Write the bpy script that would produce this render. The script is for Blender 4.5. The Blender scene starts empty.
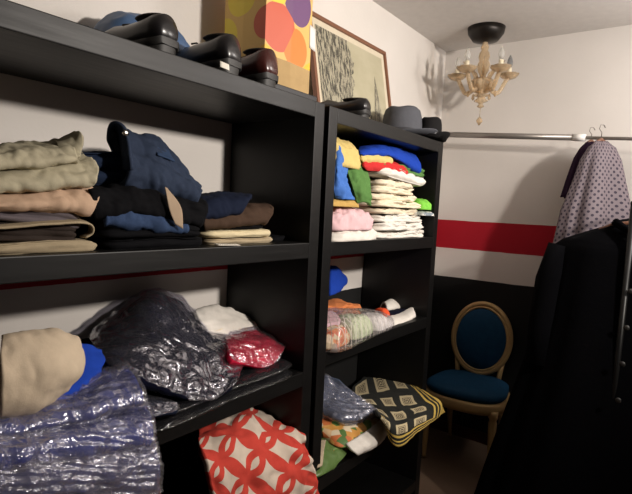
import bpy, bmesh, math, random
from mathutils import Vector, Matrix, noise
PI = math.pi
S = bpy.context.scene
COL = S.collection

# ---------------------------------------------------------------- camera
CAM = Vector((-1.3627, -0.9917, 1.428))
PITCH, YAW, ROLL, F = 0.09432, 0.93801, 0.04791, 511.12
fw = Vector((math.sin(YAW)*math.cos(PITCH), math.cos(YAW)*math.cos(PITCH), -math.sin(PITCH)))
r0 = Vector((math.cos(YAW), -math.sin(YAW), 0)); u0 = r0.cross(fw)
rt = r0*math.cos(ROLL) + u0*math.sin(ROLL); up = -r0*math.sin(ROLL) + u0*math.cos(ROLL)
cd = bpy.data.cameras.new('camera'); cam = bpy.data.objects.new('camera', cd); COL.objects.link(cam)
m = Matrix.Identity(4)
for i in range(3):
    m[i][0] = rt[i]; m[i][1] = up[i]; m[i][2] = -fw[i]; m[i][3] = CAM[i]
cam.matrix_world = m
cd.sensor_fit = 'HORIZONTAL'; cd.sensor_width = 36; cd.lens = F/632*36; cd.shift_y = 8.5/632
cd.clip_start = .02
S.camera = cam
# ---------------------------------------------------------------- light
w = bpy.data.worlds.new('world'); S.world = w; w.use_nodes = True
w.node_tree.nodes['Background'].inputs[0].default_value = (1, .93, .85, 1)
w.node_tree.nodes['Background'].inputs[1].default_value = .006
def lamp(name, loc, power, col, size, target=None, kind='POINT', spread=None):
    l = bpy.data.lights.new(name, kind); l.energy = power; l.color = col
    if kind == 'AREA':
        l.size = size
        if spread: l.spread = spread
    else: l.shadow_soft_size = size
    if kind == 'SPOT': l.spot_size = math.radians(spread); l.spot_blend = 1
    o = bpy.data.objects.new(name, l); COL.objects.link(o); o.location = loc
    if target is not None:
        o.rotation_euler = (Vector(target) - Vector(loc)).to_track_quat('-Z', 'Y').to_euler()
    return o
lamp('shop_spot_light', (0.15, -2.1, 2.10), 205, (1, .915, .83), .07, (.38, .30, 1.72), 'SPOT', 106)
lamp('side_lamp_light', (1.10, -1.45, 2.14), 40, (1, .935, .885), .18)
S.view_settings.view_transform = 'Standard'; S.view_settings.look = 'None'
S.view_settings.exposure = .16; S.view_settings.gamma = 1; S.view_settings.use_curve_mapping = False

# ---------------------------------------------------------------- helpers
def tag(o, label=None, cat=None, group=None, kind=None):
    if label: o['label'] = label
    if cat: o['category'] = cat
    if group: o['group'] = group
    if kind: o['kind'] = kind
    return o
def empty(name, loc, label, cat, group=None, rz=0):
    o = bpy.data.objects.new(name, None); COL.objects.link(o); o.location = loc
    o.rotation_euler = (0, 0, rz); o.empty_display_size = .05
    return tag(o, label, cat, group)
def link(name, me, mat, parent=None, origin=None, smooth=True):
    """verts are in world space (or in the parent's space); the origin goes to the base centre"""
    if mat: me.materials.append(mat)
    if smooth:
        for p in me.polygons: p.use_smooth = True
    o = bpy.data.objects.new(name, me); COL.objects.link(o)
    if parent is None and len(me.vertices):
        xs = [v.co for v in me.vertices]
        c = Vector(((min(v.x for v in xs)+max(v.x for v in xs))/2, (min(v.y for v in xs)+max(v.y for v in xs))/2, min(v.z for v in xs)))
        me.transform(Matrix.Translation(-c)); o.location = c
    if parent is not None: o.parent = parent
    return o
class MB:
    def __init__(s): s.bm = bmesh.new()
    def box(s, a, b, bev=0.0, M=None):
        c = [(x+y)/2 for x, y in zip(a, b)]; d = [abs(y-x) for x, y in zip(a, b)]
        t = bmesh.new(); bmesh.ops.create_cube(t, size=1)
        for v in t.verts: v.co = Vector((v.co.x*d[0]+c[0], v.co.y*d[1]+c[1], v.co.z*d[2]+c[2]))
        if bev: bmesh.ops.bevel(t, geom=t.edges[:], offset=bev, segments=2, affect='EDGES', profile=.6)
        if M: bmesh.ops.transform(t, matrix=M, verts=t.verts)
        me = bpy.data.meshes.new('t'); t.to_mesh(me); t.free(); s.bm.from_mesh(me); bpy.data.meshes.remove(me); return s
    def tube(s, pts, rad, n=10, caps=True, closed=False):
        pts = [Vector(p) for p in pts]; k = len(pts); rings = []
        if not isinstance(rad, (list, tuple)): rad = [rad]*k
        prev = None
        for i, p in enumerate(pts):
            if closed: d = (pts[(i+1) % k]-pts[i-1]).normalized()
            else: d = (pts[min(i+1, k-1)]-pts[max(i-1, 0)]).normalized()
            if prev is None:
                a = d.orthogonal().normalized()
            else:
                a = (prev - d*prev.dot(d)).normalized()
            prev = a; b = d.cross(a)
            rings.append([s.bm.verts.new(p + (a*math.cos(2*PI*j/n)+b*math.sin(2*PI*j/n))*rad[i]) for j in range(n)])
        rng = range(k if closed else k-1)
        for i in rng:
            A, B = rings[i], rings[(i+1) % k]
            for j in range(n): s.bm.faces.new((A[j], A[(j+1) % n], B[(j+1) % n], B[j]))
        if caps and not closed:
            s.bm.faces.new(rings[0][::-1]); s.bm.faces.new(rings[-1])
        return s
    def lathe(s, prof, c=(0, 0, 0), n=24, sx=1, sy=1, fn=None):
        rings = []
        for r, z in prof:
            rg = []
            for j in range(n):
                a = 2*PI*j/n; rr = fn(a, r, z) if fn else r
                rg.append(s.bm.verts.new((c[0]+rr*math.cos(a)*sx, c[1]+rr*math.sin(a)*sy, c[2]+z)))
            rings.append(rg)
        for A, B in zip(rings, rings[1:]):
            for j in range(n): s.bm.faces.new((A[j], A[(j+1) % n], B[(j+1) % n], B[j]))
        s.bm.faces.new(rings[0][::-1]); s.bm.faces.new(rings[-1]); return s
    def rings(s, rs, cap=True):
        R = [[s.bm.verts.new(p) for p in r] for r in rs]; n = len(R[0])
        for A, B in zip(R, R[1:]):
            for j in range(n): s.bm.faces.new((A[j], A[(j+1) % n], B[(j+1) % n], B[j]))
        if cap: s.bm.faces.new(R[0][::-1]); s.bm.faces.new(R[-1])
        return s
    def done(s, name, mat, parent=None, smooth=True, angle=None):
        bmesh.ops.recalc_face_normals(s.bm, faces=s.bm.faces)
        me = bpy.data.meshes.new(name); s.bm.to_mesh(me); s.bm.free()
        o = link(name, me, mat, parent, smooth=smooth)
        if angle:
            try: me.set_sharp_from_angle(angle=math.radians(angle))
            except Exception: pass
        return o

def nz(x, y, z): return noise.noise(Vector((x, y, z)))
def fbm(p, f, seed):
    q = Vector((p[0]*f+seed*7.3, p[1]*f-seed*3.1, p[2]*f+seed*1.7))
    return noise.noise(q)*.6 + noise.noise(q*2.3)*.3 + noise.noise(q*5.1)*.12
def ridge(p, f, seed):
    q = Vector((p[0]*f+seed*5.1, p[1]*f+seed*2.2, p[2]*f-seed*1.3))
    return (1-abs(noise.noise(q))*2)*.6 + (1-abs(noise.noise(q*2.1))*2)*.4 - .5

def to_mesh(name, V, Fc, UV=None):
    me = bpy.data.meshes.new(name); me.from_pydata(V, [], Fc); me.validate(); me.update()
    if UV:
        ul = me.uv_layers.new(name='UVMap')
        for lp in me.loops: ul.data[lp.index].uv = UV[lp.vertex_index]
    return me

def shell(name, prof_xy, rings, mat, parent=None, disp=None, origin_fix=None, smooth=True, post=None):
    """closed pillow: every ring = (scale, inset offset, z function); prof_xy = outline points"""
    n = len(prof_xy); cx = sum(p[0] for p in prof_xy)/n; cy = sum(p[1] for p in prof_xy)/n
    V, UV, Fc = [], [], []
    for s, off, zf in rings:
        for (x, y) in prof_xy:
            dx, dy = x-cx, y-cy; l = math.hypot(dx, dy) or 1
            k = s + off/l
            px, py = cx+dx*k, cy+dy*k
            V.append([px, py, zf(px, py)]); UV.append((px-cx, py-cy))
    m_ = len(rings)
    for i in range(m_-1):
        for j in range(n):
            a = i*n+j; b = i*n+(j+1) % n; Fc.append((a, b, b+n, a+n))
    b0 = len(V); V.append([cx, cy, rings[0][2](cx, cy)]); UV.append((0, 0))
    t0 = len(V); V.append([cx, cy, rings[-1][2](cx, cy)]); UV.append((0, 0))
    for j in range(n):
        Fc.append((b0, (j+1) % n, j)); Fc.append((t0, (m_-1)*n+j, (m_-1)*n+(j+1) % n))
    if disp: V = [disp(v, i) for i, v in enumerate(V)]
    if post: V = [post(v) for v in V]
    me = to_mesh(name, V, Fc, UV)
    return link(name, me, mat, parent, smooth=smooth)

def rrect(x0, x1, y0, y1, rad, N=100, seed=0, wob=.004):
    rad = min(rad, (x1-x0)/2-.001, (y1-y0)/2-.001)
    segs = []; L = 2*(x1-x0-2*rad)+2*(y1-y0-2*rad)+2*PI*rad
    out = []
    for i in range(N):
        d = L*i/N
        a, b = x1-x0-2*rad, y1-y0-2*rad; q = PI/2*rad
        if d < a: p = (x0+rad+d, y0)
        elif d < a+q: t = (d-a)/rad; p = (x1-rad+rad*math.sin(t), y0+rad-rad*math.cos(t))
        elif d < a+q+b: p = (x1, y0+rad+d-a-q)
        elif d < a+2*q+b: t = (d-a-q-b)/rad; p = (x1-rad+rad*math.cos(t), y1-rad+rad*math.sin(t))
        elif d < 2*a+2*q+b: p = (x1-rad-(d-a-2*q-b), y1)
        elif d < 2*a+3*q+b: t = (d-2*a-2*q-b)/rad; p = (x0+rad-rad*math.sin(t), y1-rad+rad*math.cos(t))
        elif d < 2*a+3*q+2*b: p = (x0, y1-rad-(d-2*a-3*q-b))
        else: t = (d-2*a-3*q-2*b)/rad; p = (x0+rad-rad*math.cos(t), y0+rad-rad*math.sin(t))
        out.append((p[0]+wob*nz(p[0]*14, p[1]*14, seed*3.3), p[1]+wob*nz(p[0]*14, p[1]*14, seed*3.3+9)))
    return out

def folded(name, x0, x1, y0, y1, z0, h, mat, layers=2, seed=1, wr=.004, rad=.03, tx=0, ty=0, rz=0, parent=None, crown=.12, bulge=None):
    """folded garment: rounded folds stacked up on its sides, soft top"""
    out = rrect(x0, x1, y0, y1, rad, 110, seed)
    xc, yc = (x0+x1)/2, (y0+y1)/2
    if rz:
        c, s_ = math.cos(rz), math.sin(rz)
        out = [(xc+(x-xc)*c-(y-yc)*s_, yc+(x-xc)*s_+(y-yc)*c) for x, y in out]
    rings = []
    def zc(v): return lambda x, y: v
    for s in (.25, .5, .75, .92): rings.append((s, 0, zc(z0)))
    ns = 7*layers
    for i in range(ns+1):
        t = i/ns; ph = (t*layers) % 1.0
        lobe = abs(math.sin(PI*t*layers))**.55
        k = int(min(t*layers, layers-.001))
        ins = -.5*h/layers*(1-lobe) - .006*(nz(k*3.7, seed, .5)+.5)
        rings.append((1, ins, zc(z0+h*t)))
    for s in (.95, .85, .7, .5, .25): rings.append((s, 0, zc(z0+h*(1+crown*(1-s**2)))))
    wr *= 2.3; w = max(x1-x0, .01); rs = random.Random(seed); dr = [rs.uniform(-.5, .25)*h for _ in range(4)]
    def disp(v, i):
        t = (v[2]-z0)/h
        if bulge: v[2] = z0 + (v[2]-z0)*bulge(v[0], v[1])
        e = max(0, min(1, t))
        v[2] += wr*fbm((v[0], v[1], 0), 11, seed)*e*1.3
        a = fbm((v[0], v[1], v[2]*2.2), 16, seed+3)
        v[0] += wr*.9*a*e; v[1] += wr*1.1*fbm((v[0], v[1], v[2]*2.5), 18, seed+5)*min(1, e*3)
        cu, cv = max(0, min(1, (v[0]-x0)/(x1-x0))), max(0, min(1, (v[1]-y0)/(y1-y0)))
        v[2] += e*(.5*(dr[0]*(1-cu)+dr[1]*cu)*(1-cv)**3 + .25*dr[2]*math.sin(5*cu+seed)*(1-cv))
        v[0] += .012*nz(v[2]*40, seed, 3)*min(1, e*3); v[1] += .007*nz(v[0]*9, v[2]*45, seed)*min(1, e*3)
        v[2] += (tx*(v[0]-xc)+ty*(v[1]-yc))
        return v
    return shell(name, out, rings, mat, parent, disp)

def smooth_loop(pts, N=90):
    k = len(pts); out = []
    for i in range(N):
        t = i/N*k; a = int(t); f = t-a
        P = [Vector(pts[(a+o) % k]) for o in (-1, 0, 1, 2)]
        q = .5*((2*P[1])+(P[2]-P[0])*f+(2*P[0]-5*P[1]+4*P[2]-P[3])*f*f+(3*P[1]-P[0]-3*P[2]+P[3])*f**3)
        out.append((q.x, q.y))
    return out
def heap(name, pts, z0, hf, mat, seed=1, wr=.008, fr=9, p=3.0, parent=None, crumple=0, smooth=True, grow=0, base=None, N=96, R=26, post=None):
    """soft crumpled pile over an outline; hf(x,y) = height"""
    out = smooth_loop(pts, N)
    if grow:
        c = (sum(q[0] for q in out)/N, sum(q[1] for q in out)/N)
        out = [(c[0]+(q[0]-c[0])*(1+grow), c[1]+(q[1]-c[1])*(1+grow)) for q in out]
    n = N; cx = sum(q[0] for q in out)/n; cy = sum(q[1] for q in out)/n
    b = base if base else (lambda x, y: z0)
    rings = [(s, 0, (lambda x, y: b(x, y))) for s in (.3, .6, .85, 1)]
    for i in range(1, R):
        th = PI/2*i/R; s = math.cos(th)**(.62); e = math.sin(th)**(.8)
        rings.append((s, 0, (lambda e: lambda x, y: b(x, y)+hf(x, y)*e)(e)))
    def disp(v, i):
        hh = hf(v[0], v[1]) or .01
        e = max(0, min(1, (v[2]-b(v[0], v[1]))/hh)); e = min(1, e*2.5)
        f1 = fbm(v, fr, seed); f2 = ridge(v, fr*1.6, seed+2)
        dx, dy = v[0]-cx, v[1]-cy; l = math.hypot(dx, dy) or 1
        d = (f1*1.2+f2*.8)*wr
        if crumple:
            q = Vector((v[0]*26+seed, v[1]*26, v[2]*26)); dd = noise.voronoi(q)[0]
            d += crumple*((dd[1]-dd[0])*1.4-.4)
        side = 1-max(0, min(1, (v[2]-b(v[0], v[1]))/hh))
        v[2] += d*e*(1-side*.5); v[0] += d*dx/l*(side*.8+.15)*e; v[1] += d*dy/l*(side*.8+.15)*e
        return v
    return shell(name, out, rings, mat, parent, disp, smooth=smooth, post=post)

def cr(P, f):
    return .5*((2*P[1])+(P[2]-P[0])*f+(2*P[0]-5*P[1]+4*P[2]-P[3])*f*f+(3*P[1]-P[0]-3*P[2]+P[3])*f**3)
def drape(name, net, mat, nu=40, nv=40, th=.005, wr=.004, fr=12, seed=1, parent=None, crumple=0, smooth=True, off=0, streak=0):
    """cloth through a control net (rows of points), with real thickness"""
    net = [[Vector(p) for p in row] for row in net]
    def line(row, t):
        k = len(row)-1; a = min(int(t*k), k-1); f = t*k-a
        g = lambda i: row[i] if 0 <= i <= k else (row[0]*2-row[1] if i < 0 else row[k]*2-row[k-1])
        return cr([g(a-1), g(a), g(a+1), g(a+2)], f)
    V, Fc, UV = [], [], []
    lu = sum((net[0][i+1]-net[0][i]).length for i in range(len(net[0])-1)); lv = sum((net[i+1][0]-net[i][0]).length for i in range(len(net)-1))
    G = []
    for i in range(nv+1):
        row = []
        for j in range(nu+1):
            row.append(line([line(r, j/nu) for r in net], i/nv))
        G.append(row)
    Nn = [[None]*(nu+1) for _ in range(nv+1)]
    for i in range(nv+1):
        for j in range(nu+1):
            du = G[i][min(j+1, nu)]-G[i][max(j-1, 0)]; dv = G[min(i+1, nv)][j]-G[max(i-1, 0)][j]
            q = du.cross(dv); Nn[i][j] = q.normalized() if q.length > 1e-9 else Vector((0, 0, 1))
    for sgn in (1, -1):
        for i in range(nv+1):
            for j in range(nu+1):
                p = G[i][j]; d = wr*(fbm(p, fr, seed)*1.2+ridge(p, fr*1.5, seed)*.9)
                if streak: d += streak*(abs(nz(j/nu*2.2+.35*i/nv*6, i/nv*16-j/nu*5, seed))*2-.6 + .5*nz(j/nu*5, i/nv*34-j/nu*9, seed+4))
                if crumple:
                    q = Vector((p.x*17+seed, p.y*17, p.z*17)); dd = noise.voronoi(q)[0]; d += crumple*((dd[1]-dd[0])*1.4-.4)
                V.append(tuple(p + Nn[i][j]*(d+off+sgn*th/2))); UV.append((j/nu*lu, i/nv*lv))
    K = (nu+1)*(nv+1); W = nu+1
    for i in range(nv):
        for j in range(nu):
            a = i*W+j; Fc.append((a, a+1, a+W+1, a+W)); b = a+K; Fc.append((b, b+W, b+W+1, b+1))
    bd = [j for j in range(nu)] + [i*W+nu for i in range(nv)] + [nv*W+j for j in range(nu, 0, -1)] + [i*W for i in range(nv, 0, -1)]
    for k in range(len(bd)):
        a, b = bd[k], bd[(k+1) % len(bd)]; Fc.append((b, a, a+K, b+K))
    return link(name, to_mesh(name, V, Fc, UV), mat, parent, smooth=smooth)

def ray(px, py): return fw + rt*((px-316)/F) - up*((py-255.5)/F)
def at(px, py, **k):
    """world point seen at a photo pixel, on a given plane x=, y= or z="""
    d = ray(px, py); ax = 'xyz'.index(list(k)[0]); v = list(k.values())[0]
    return CAM + d*((v-CAM[ax])/d[ax])

def N(*rows): return [[at(px, py, y=yy) for (px, py) in r] for yy, r in rows]
def NN(*rows): return [[at(px, py, y=yy) for (px, py, yy) in r] for r in rows]

# ---------------------------------------------------------------- materials
MAT = {}
class NT:
    def __init__(s, name):
        s.m = bpy.data.materials.new(name); s.m.use_nodes = True; s.t = s.m.node_tree
        s.b = s.t.nodes['Principled BSDF']; s.out = s.t.nodes['Material Output']
    def n(s, ty, **k):
        x = s.t.nodes.new(ty)
        for a, v in k.items(): setattr(x, a, v)
        return x
    def put(s, sock, v):
        if hasattr(v, 'is_linked') or isinstance(v, bpy.types.NodeSocket): s.t.links.new(v, sock)
        elif isinstance(v, (tuple, list)) and len(v) == 3 and sock.type == 'RGBA': sock.default_value = (*v, 1)
        else: sock.default_value = v
    def mth(s, op, a, b=0.0, c=None):
        x = s.n('ShaderNodeMath', operation=op); s.put(x.inputs[0], a)
        if len(x.inputs) > 1: s.put(x.inputs[1], b)
        if c is not None: s.put(x.inputs[2], c)
        return x.outputs[0]
    def mix(s, f, a, b):
        x = s.n('ShaderNodeMix', data_type='RGBA'); s.put(x.inputs[0], f); s.put(x.inputs[6], a); s.put(x.inputs[7], b); return x.outputs[2]
    def noise(s, sc, det=3, vec=None, rough=.55):
        x = s.n('ShaderNodeTexNoise'); x.inputs['Scale'].default_value = sc; x.inputs['Detail'].default_value = det; x.inputs['Roughness'].default_value = rough
        if vec is not None: s.t.links.new(vec, x.inputs['Vector'])
        return x.outputs[0]
    def obj(s): return s.n('ShaderNodeTexCoord').outputs['Object']
    def uv(s):
        x = s.n('ShaderNodeSeparateXYZ'); s.t.links.new(s.n('ShaderNodeTexCoord').outputs['UV'], x.inputs[0]); return x.outputs[0], x.outputs[1]
    def bump(s, h, st=.3, d=.01):
        x = s.n('ShaderNodeBump'); x.inputs['Strength'].default_value = st; x.inputs['Distance'].default_value = d
        s.t.links.new(h, x.inputs['Height']); s.t.links.new(x.outputs[0], s.b.inputs['Normal'])
    def set(s, **k):
        for a, v in k.items(): s.put(s.b.inputs[a.replace('_', ' ')], v)
        return s
def cloth(name, col, var=.12, rough=.9, bs=.25, sc=30, sheen=.0):
    if name in MAT: return MAT[name]
    t = NT(name); v = t.noise(sc, 4, t.obj())
    dk = tuple(c*(1-var) for c in col); lt = tuple(min(1, c*(1+var)) for c in col)
    t.set(Base_Color=t.mix(v, dk, lt), Roughness=rough); t.b.inputs['Specular IOR Level'].default_value = .12
    t.bump(t.mth('ADD', t.noise(45, 4, t.obj()), t.mth('MULTIPLY', t.noise(400, 2, t.obj()), .15)), bs, .006)
    MAT[name] = t.m; return t.m
def plain(name, col, rough=.5, metal=0, spec=.5, **k):
    if name in MAT: return MAT[name]
    t = NT(name); v = t.noise(25, 3, t.obj())
    t.set(Base_Color=t.mix(v, tuple(c*.9 for c in col), tuple(min(1, c*1.08) for c in col)), Roughness=rough, Metallic=metal)
    t.b.inputs['Specular IOR Level'].default_value = spec
    for a, v in k.items(): t.put(t.b.inputs[a.replace('_', ' ')], v)
    MAT[name] = t.m; return t.m

def wall_mat(low=1.207):
    t = NT('painted_wall'); g = t.n('ShaderNodeNewGeometry'); x = t.n('ShaderNodeSeparateXYZ'); t.t.links.new(g.outputs['Position'], x.inputs[0])
    wob = t.mth('MULTIPLY', t.mth('SUBTRACT', t.noise(9, 2, g.outputs['Position']), .5), .006)
    z = t.mth('ADD', x.outputs[2], wob)
    st = lambda e: t.mth('GREATER_THAN', z, e)
    mott = t.noise(3.0, 4, g.outputs['Position'])
    white = t.mix(mott, (.60, .565, .525), (.70, .66, .62))
    red = t.mix(mott, (.33, .008, .018), (.40, .012, .025)); blk = (.011, .011, .011)
    c = t.mix(st(1.023), blk, white); c = t.mix(st(low), c, red); c = t.mix(st(1.386), c, white)
    t.set(Base_Color=c, Roughness=.75); t.b.inputs['Specular IOR Level'].default_value = .2
    t.bump(t.noise(60, 4, g.outputs['Position']), .12, .004); return t.m
def wood_black():
    t = NT('black_brown_laminate'); o = t.n('ShaderNodeTexCoord').outputs['Object']
    mp = t.n('ShaderNodeMapping'); mp.inputs['Scale'].default_value = (2, 30, 30); t.t.links.new(o, mp.inputs[0])
    g = t.noise(3, 5, mp.outputs[0])
    t.set(Base_Color=t.mix(g, (.0022, .0021, .0021), (.005, .0047, .0045)), Roughness=t.mth('ADD', t.mth('MULTIPLY', g, .15), .36))
    t.b.inputs['Specular IOR Level'].default_value = .30
    t.bump(g, .08, .002); return t.m
def floor_mat():
    t = NT('worn_floor'); o = t.obj(); a = t.noise(6, 5, o); b = t.noise(90, 3, o)
    c = t.mix(a, (.10, .062, .038), (.17, .11, .07)); t.set(Base_Color=t.mix(t.mth('MULTIPLY', b, .4), c, (.06, .035, .025)), Roughness=.7); t.bump(b, .2, .004); return t.m
def plastic_mat(name='clear_film', tint=(.95, .95, 1), k=.08, haze=.014, fs=14):
    if name in MAT: return MAT[name]
    m_ = bpy.data.materials.new(name); m_.use_nodes = True; t = m_.node_tree; t.nodes.clear()
    out = t.nodes.new('ShaderNodeOutputMaterial'); tr = t.nodes.new('ShaderNodeBsdfTransparent'); gl = t.nodes.new('ShaderNodeBsdfGlossy'); df = t.nodes.new('ShaderNodeBsdfDiffuse')
    tr.inputs[0].default_value = (*tint, 1); gl.inputs['Roughness'].default_value = .12; gl.inputs[0].default_value = (1, 1, 1, 1); df.inputs[0].default_value = (.75, .72, .72, 1)
    lw = t.nodes.new('ShaderNodeFresnel'); lw.inputs['IOR'].default_value = 1.5
    tc = t.nodes.new('ShaderNodeTexCoord'); no = t.nodes.new('ShaderNodeTexNoise'); no.inputs['Scale'].default_value = fs; no.inputs['Detail'].default_value = 3; no.inputs['Distortion'].default_value = 1.5
    bp = t.nodes.new('ShaderNodeBump'); bp.inputs['Strength'].default_value = .7; bp.inputs['Distance'].default_value = .02
    t.links.new(tc.outputs['Object'], no.inputs['Vector']); t.links.new(no.outputs[0], bp.inputs['Height'])
    for n_ in (gl, lw): t.links.new(bp.outputs[0], n_.inputs['Normal'])
    ml = t.nodes.new('ShaderNodeMath'); ml.operation = 'MULTIPLY_ADD'; ml.inputs[1].default_value = .48; ml.inputs[2].default_value = k*.2; ml.use_clamp = True; t.links.new(lw.outputs[0], ml.inputs[0])
    a = t.nodes.new('ShaderNodeMixShader'); a.inputs[0].default_value = haze; t.links.new(tr.outputs[0], a.inputs[1]); t.links.new(df.outputs[0], a.inputs[2])
    b = t.nodes.new('ShaderNodeMixShader'); t.links.new(ml.outputs[0], b.inputs[0]); t.links.new(a.outputs[0], b.inputs[1]); t.links.new(gl.outputs[0], b.inputs[2])
    t.links.new(b.outputs[0], out.inputs[0]); MAT[name] = m_; return m_
def denim(name, a, b):
    if name in MAT: return MAT[name]
    t = NT(name); f = t.noise(9, 4, t.obj()); w_ = t.noise(160, 2, t.obj())
    c = t.mix(f, a, b); t.set(Base_Color=t.mix(t.mth('MULTIPLY', w_, .35), c, tuple(x*1.5 for x in b)), Roughness=.9); t.b.inputs['Specular IOR Level'].default_value = .15
    t.bump(t.mth('ADD', t.noise(35, 4, t.obj()), t.mth('MULTIPLY', w_, .2)), .3, .006); MAT[name] = t.m; return t.m
def petal_mat():
    t = NT('red_petal_print'); u_, v_ = t.uv(); k = 9.5
    u = t.mth('ADD', t.mth('MULTIPLY', u_, .80), t.mth('MULTIPLY', v_, .60)); v = t.mth('SUBTRACT', t.mth('MULTIPLY', v_, .80), t.mth('MULTIPLY', u_, .60))
    fu = t.mth('FRACT', t.mth('ADD', t.mth('MULTIPLY', u, k), 50.2)); fv = t.mth('FRACT', t.mth('ADD', t.mth('MULTIPLY', v, k), 50.4))
    def d(a, b):
        x = t.mth('SUBTRACT', fu, a); y = t.mth('SUBTRACT', fv, b)
        return t.mth('SQRT', t.mth('ADD', t.mth('MULTIPLY', x, x), t.mth('MULTIPLY', y, y)))
    ds = [d(0, 0), d(1, 0), d(0, 1), d(1, 1)]
    cnt = None
    for q in ds:
        g = t.mth('LESS_THAN', q, .655); cnt = g if cnt is None else t.mth('ADD', cnt, g)
    pet = t.mth('GREATER_THAN', cnt, 1.5)
    au = t.mth('ABSOLUTE', t.mth('SUBTRACT', fu, .5)); av = t.mth('ABSOLUTE', t.mth('SUBTRACT', fv, .5)); md = t.mth('ADD', au, av)
    line = None
    for q in ds:
        g = t.mth('LESS_THAN', t.mth('ABSOLUTE', t.mth('SUBTRACT', q, .655)), .095); line = g if line is None else t.mth('MAXIMUM', line, g)
    redp = t.mth('MULTIPLY', pet, t.mth('GREATER_THAN', au, av))
    isred = t.mth('MAXIMUM', t.mth('MAXIMUM', line, redp), t.mth('LESS_THAN', md, .17))
    mx = t.mth('SUBTRACT', 1.0, isred)
    nn = t.noise(30, 3, t.obj())
    t.set(Base_Color=t.mix(mx, t.mix(nn, (.44, .03, .018), (.56, .05, .03)), t.mix(nn, (.50, .41, .33), (.62, .52, .43))), Roughness=.9); t.bump(t.noise(50, 3, t.obj()), .25, .005); return t.m
def blanket_mat(lx, ly):
    t = NT('black_yellow_knit'); u, v = t.uv()
    e = t.mth('MINIMUM', t.mth('SUBTRACT', lx, u), t.mth('SUBTRACT', ly, v))
    fu = t.mth('FRACT', t.mth('MULTIPLY', u, 7.2)); fv = t.mth('FRACT', t.mth('MULTIPLY', v, 7.2))
    m_ = t.mth('MAXIMUM', t.mth('ABSOLUTE', t.mth('SUBTRACT', fu, .5)), t.mth('ABSOLUTE', t.mth('SUBTRACT', fv, .5)))
    sq = t.mth('LESS_THAN', m_, .31)
    inn = t.mth('MULTIPLY', t.mth('LESS_THAN', m_, .20), t.mth('GREATER_THAN', t.mth('FRACT', t.mth('MULTIPLY', m_, 14)), .45))
    c = t.mix(sq, (.008, .009, .006), (.48, .40, .24)); c = t.mix(inn, c, (.03, .02, .012))
    inb = t.mth('LESS_THAN', e, .075); c = t.mix(inb, c, (.008, .009, .006))
    s1 = t.mth('MULTIPLY', t.mth('GREATER_THAN', e, .052), t.mth('LESS_THAN', e, .066)); s2 = t.mth('LESS_THAN', e, .014)
    s3 = t.mth('MULTIPLY', t.mth('GREATER_THAN', e, .028), t.mth('LESS_THAN', e, .036))
    s = t.mth('MAXIMUM', t.mth('MAXIMUM', s1, s2), s3)
    c = t.mix(s, c, (.55, .38, .08)); t.set(Base_Color=c, Roughness=.95); t.bump(t.noise(250, 2, t.obj()), .4, .004); return t.m
def blob_mat(name, cols, sc, dist=.0, vec='obj'):
    t = NT(name); vo = t.n('ShaderNodeTexVoronoi'); vo.inputs['Scale'].default_value = sc; t.t.links.new(t.obj(), vo.inputs['Vector'])
    sx = t.n('ShaderNodeSeparateColor'); t.t.links.new(vo.outputs['Color'], sx.inputs[0])
    r = t.n('ShaderNodeValToRGB'); r.color_ramp.interpolation = 'CONSTANT'
    while len(r.color_ramp.elements) < len(cols): r.color_ramp.elements.new(.5)
    for i, c in enumerate(cols): r.color_ramp.elements[i].position = i/len(cols); r.color_ramp.elements[i].color = (*c, 1)
    t.t.links.new(sx.outputs[0], r.inputs[0]); t.set(Base_Color=r.outputs[0], Roughness=.6); MAT[name] = t.m; return t

M_WALL = wall_mat(); M_WALLB = wall_mat(1.186); M_BLK = wood_black(); M_FLOOR = floor_mat()
M_DIM = plain('unseen_wall_dark', (.16, .13, .11), .9)  # unseen walls get a made-up dark colour to cut bounce light
M_CEIL = plain('ceiling_paint', (.66, .63, .60), .9)
M_FILM = plastic_mat(); M_MILK = plastic_mat('milky_film', haze=.055, fs=16)
KHAKI = cloth('khaki_cotton', (.42, .38, .27)); PEACH = cloth('peach_cotton', (.52, .36, .25)); MAUVE = cloth('grey_mauve_cotton', (.13, .11, .12)); BEIGE = cloth('beige_cotton', (.36, .29, .19))
DKBR = cloth('dark_brown_twill', (.035, .026, .022)); BLACK = cloth('black_cotton', (.003, .003, .004)); NAVY = cloth('navy_cotton', (.008, .012, .028)); BROWN = cloth('brown_cotton', (.055, .033, .022))
CREAM = cloth('cream_cotton', (.62, .53, .34)); TAN = cloth('tan_card', (.36, .27, .19)); WHITE = cloth('white_cotton', (.70, .66, .60)); IVORY = cloth('ivory_cotton', (.72, .63, .48))
JEAN = denim('blue_denim', (.008, .012, .025), (.030, .043, .075)); JEAND = denim('dark_denim', (.006, .010, .025), (.016, .028, .06)); JEANM = denim('mid_denim', (.008, .014, .038), (.04, .07, .145))
BLUE = cloth('royal_blue_cotton', (.012, .05, .36)); SKY = cloth('blue_cotton', (.06, .16, .48)); GREEN = cloth('green_cotton', (.09, .20, .055)); DGREEN = cloth('dark_green_cotton', (.02, .055, .02)); LIME = cloth('lime_cotton', (.20, .55, .07))
YELLOW = cloth('yellow_towel', (.60, .46, .17)); RED = cloth('red_cotton', (.50, .03, .03)); PINK = cloth('pale_pink_cotton', (.66, .44, .46)); CRIM = cloth('crimson_cotton', (.60, .012, .045)); ORANGE = cloth('orange_cotton', (.60, .20, .07))
MINT = cloth('pale_green_cotton', (.52, .58, .36)); SACK = cloth('cream_canvas', (.60, .49, .36)); DNAVY = cloth('deep_navy_cotton', (.004, .005, .016))
GOLD = plain('worn_gold_paint', (.50, .34, .15), .42, .3); VELVET = cloth('blue_velvet', (.009, .050, .11), .35, .7)
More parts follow.
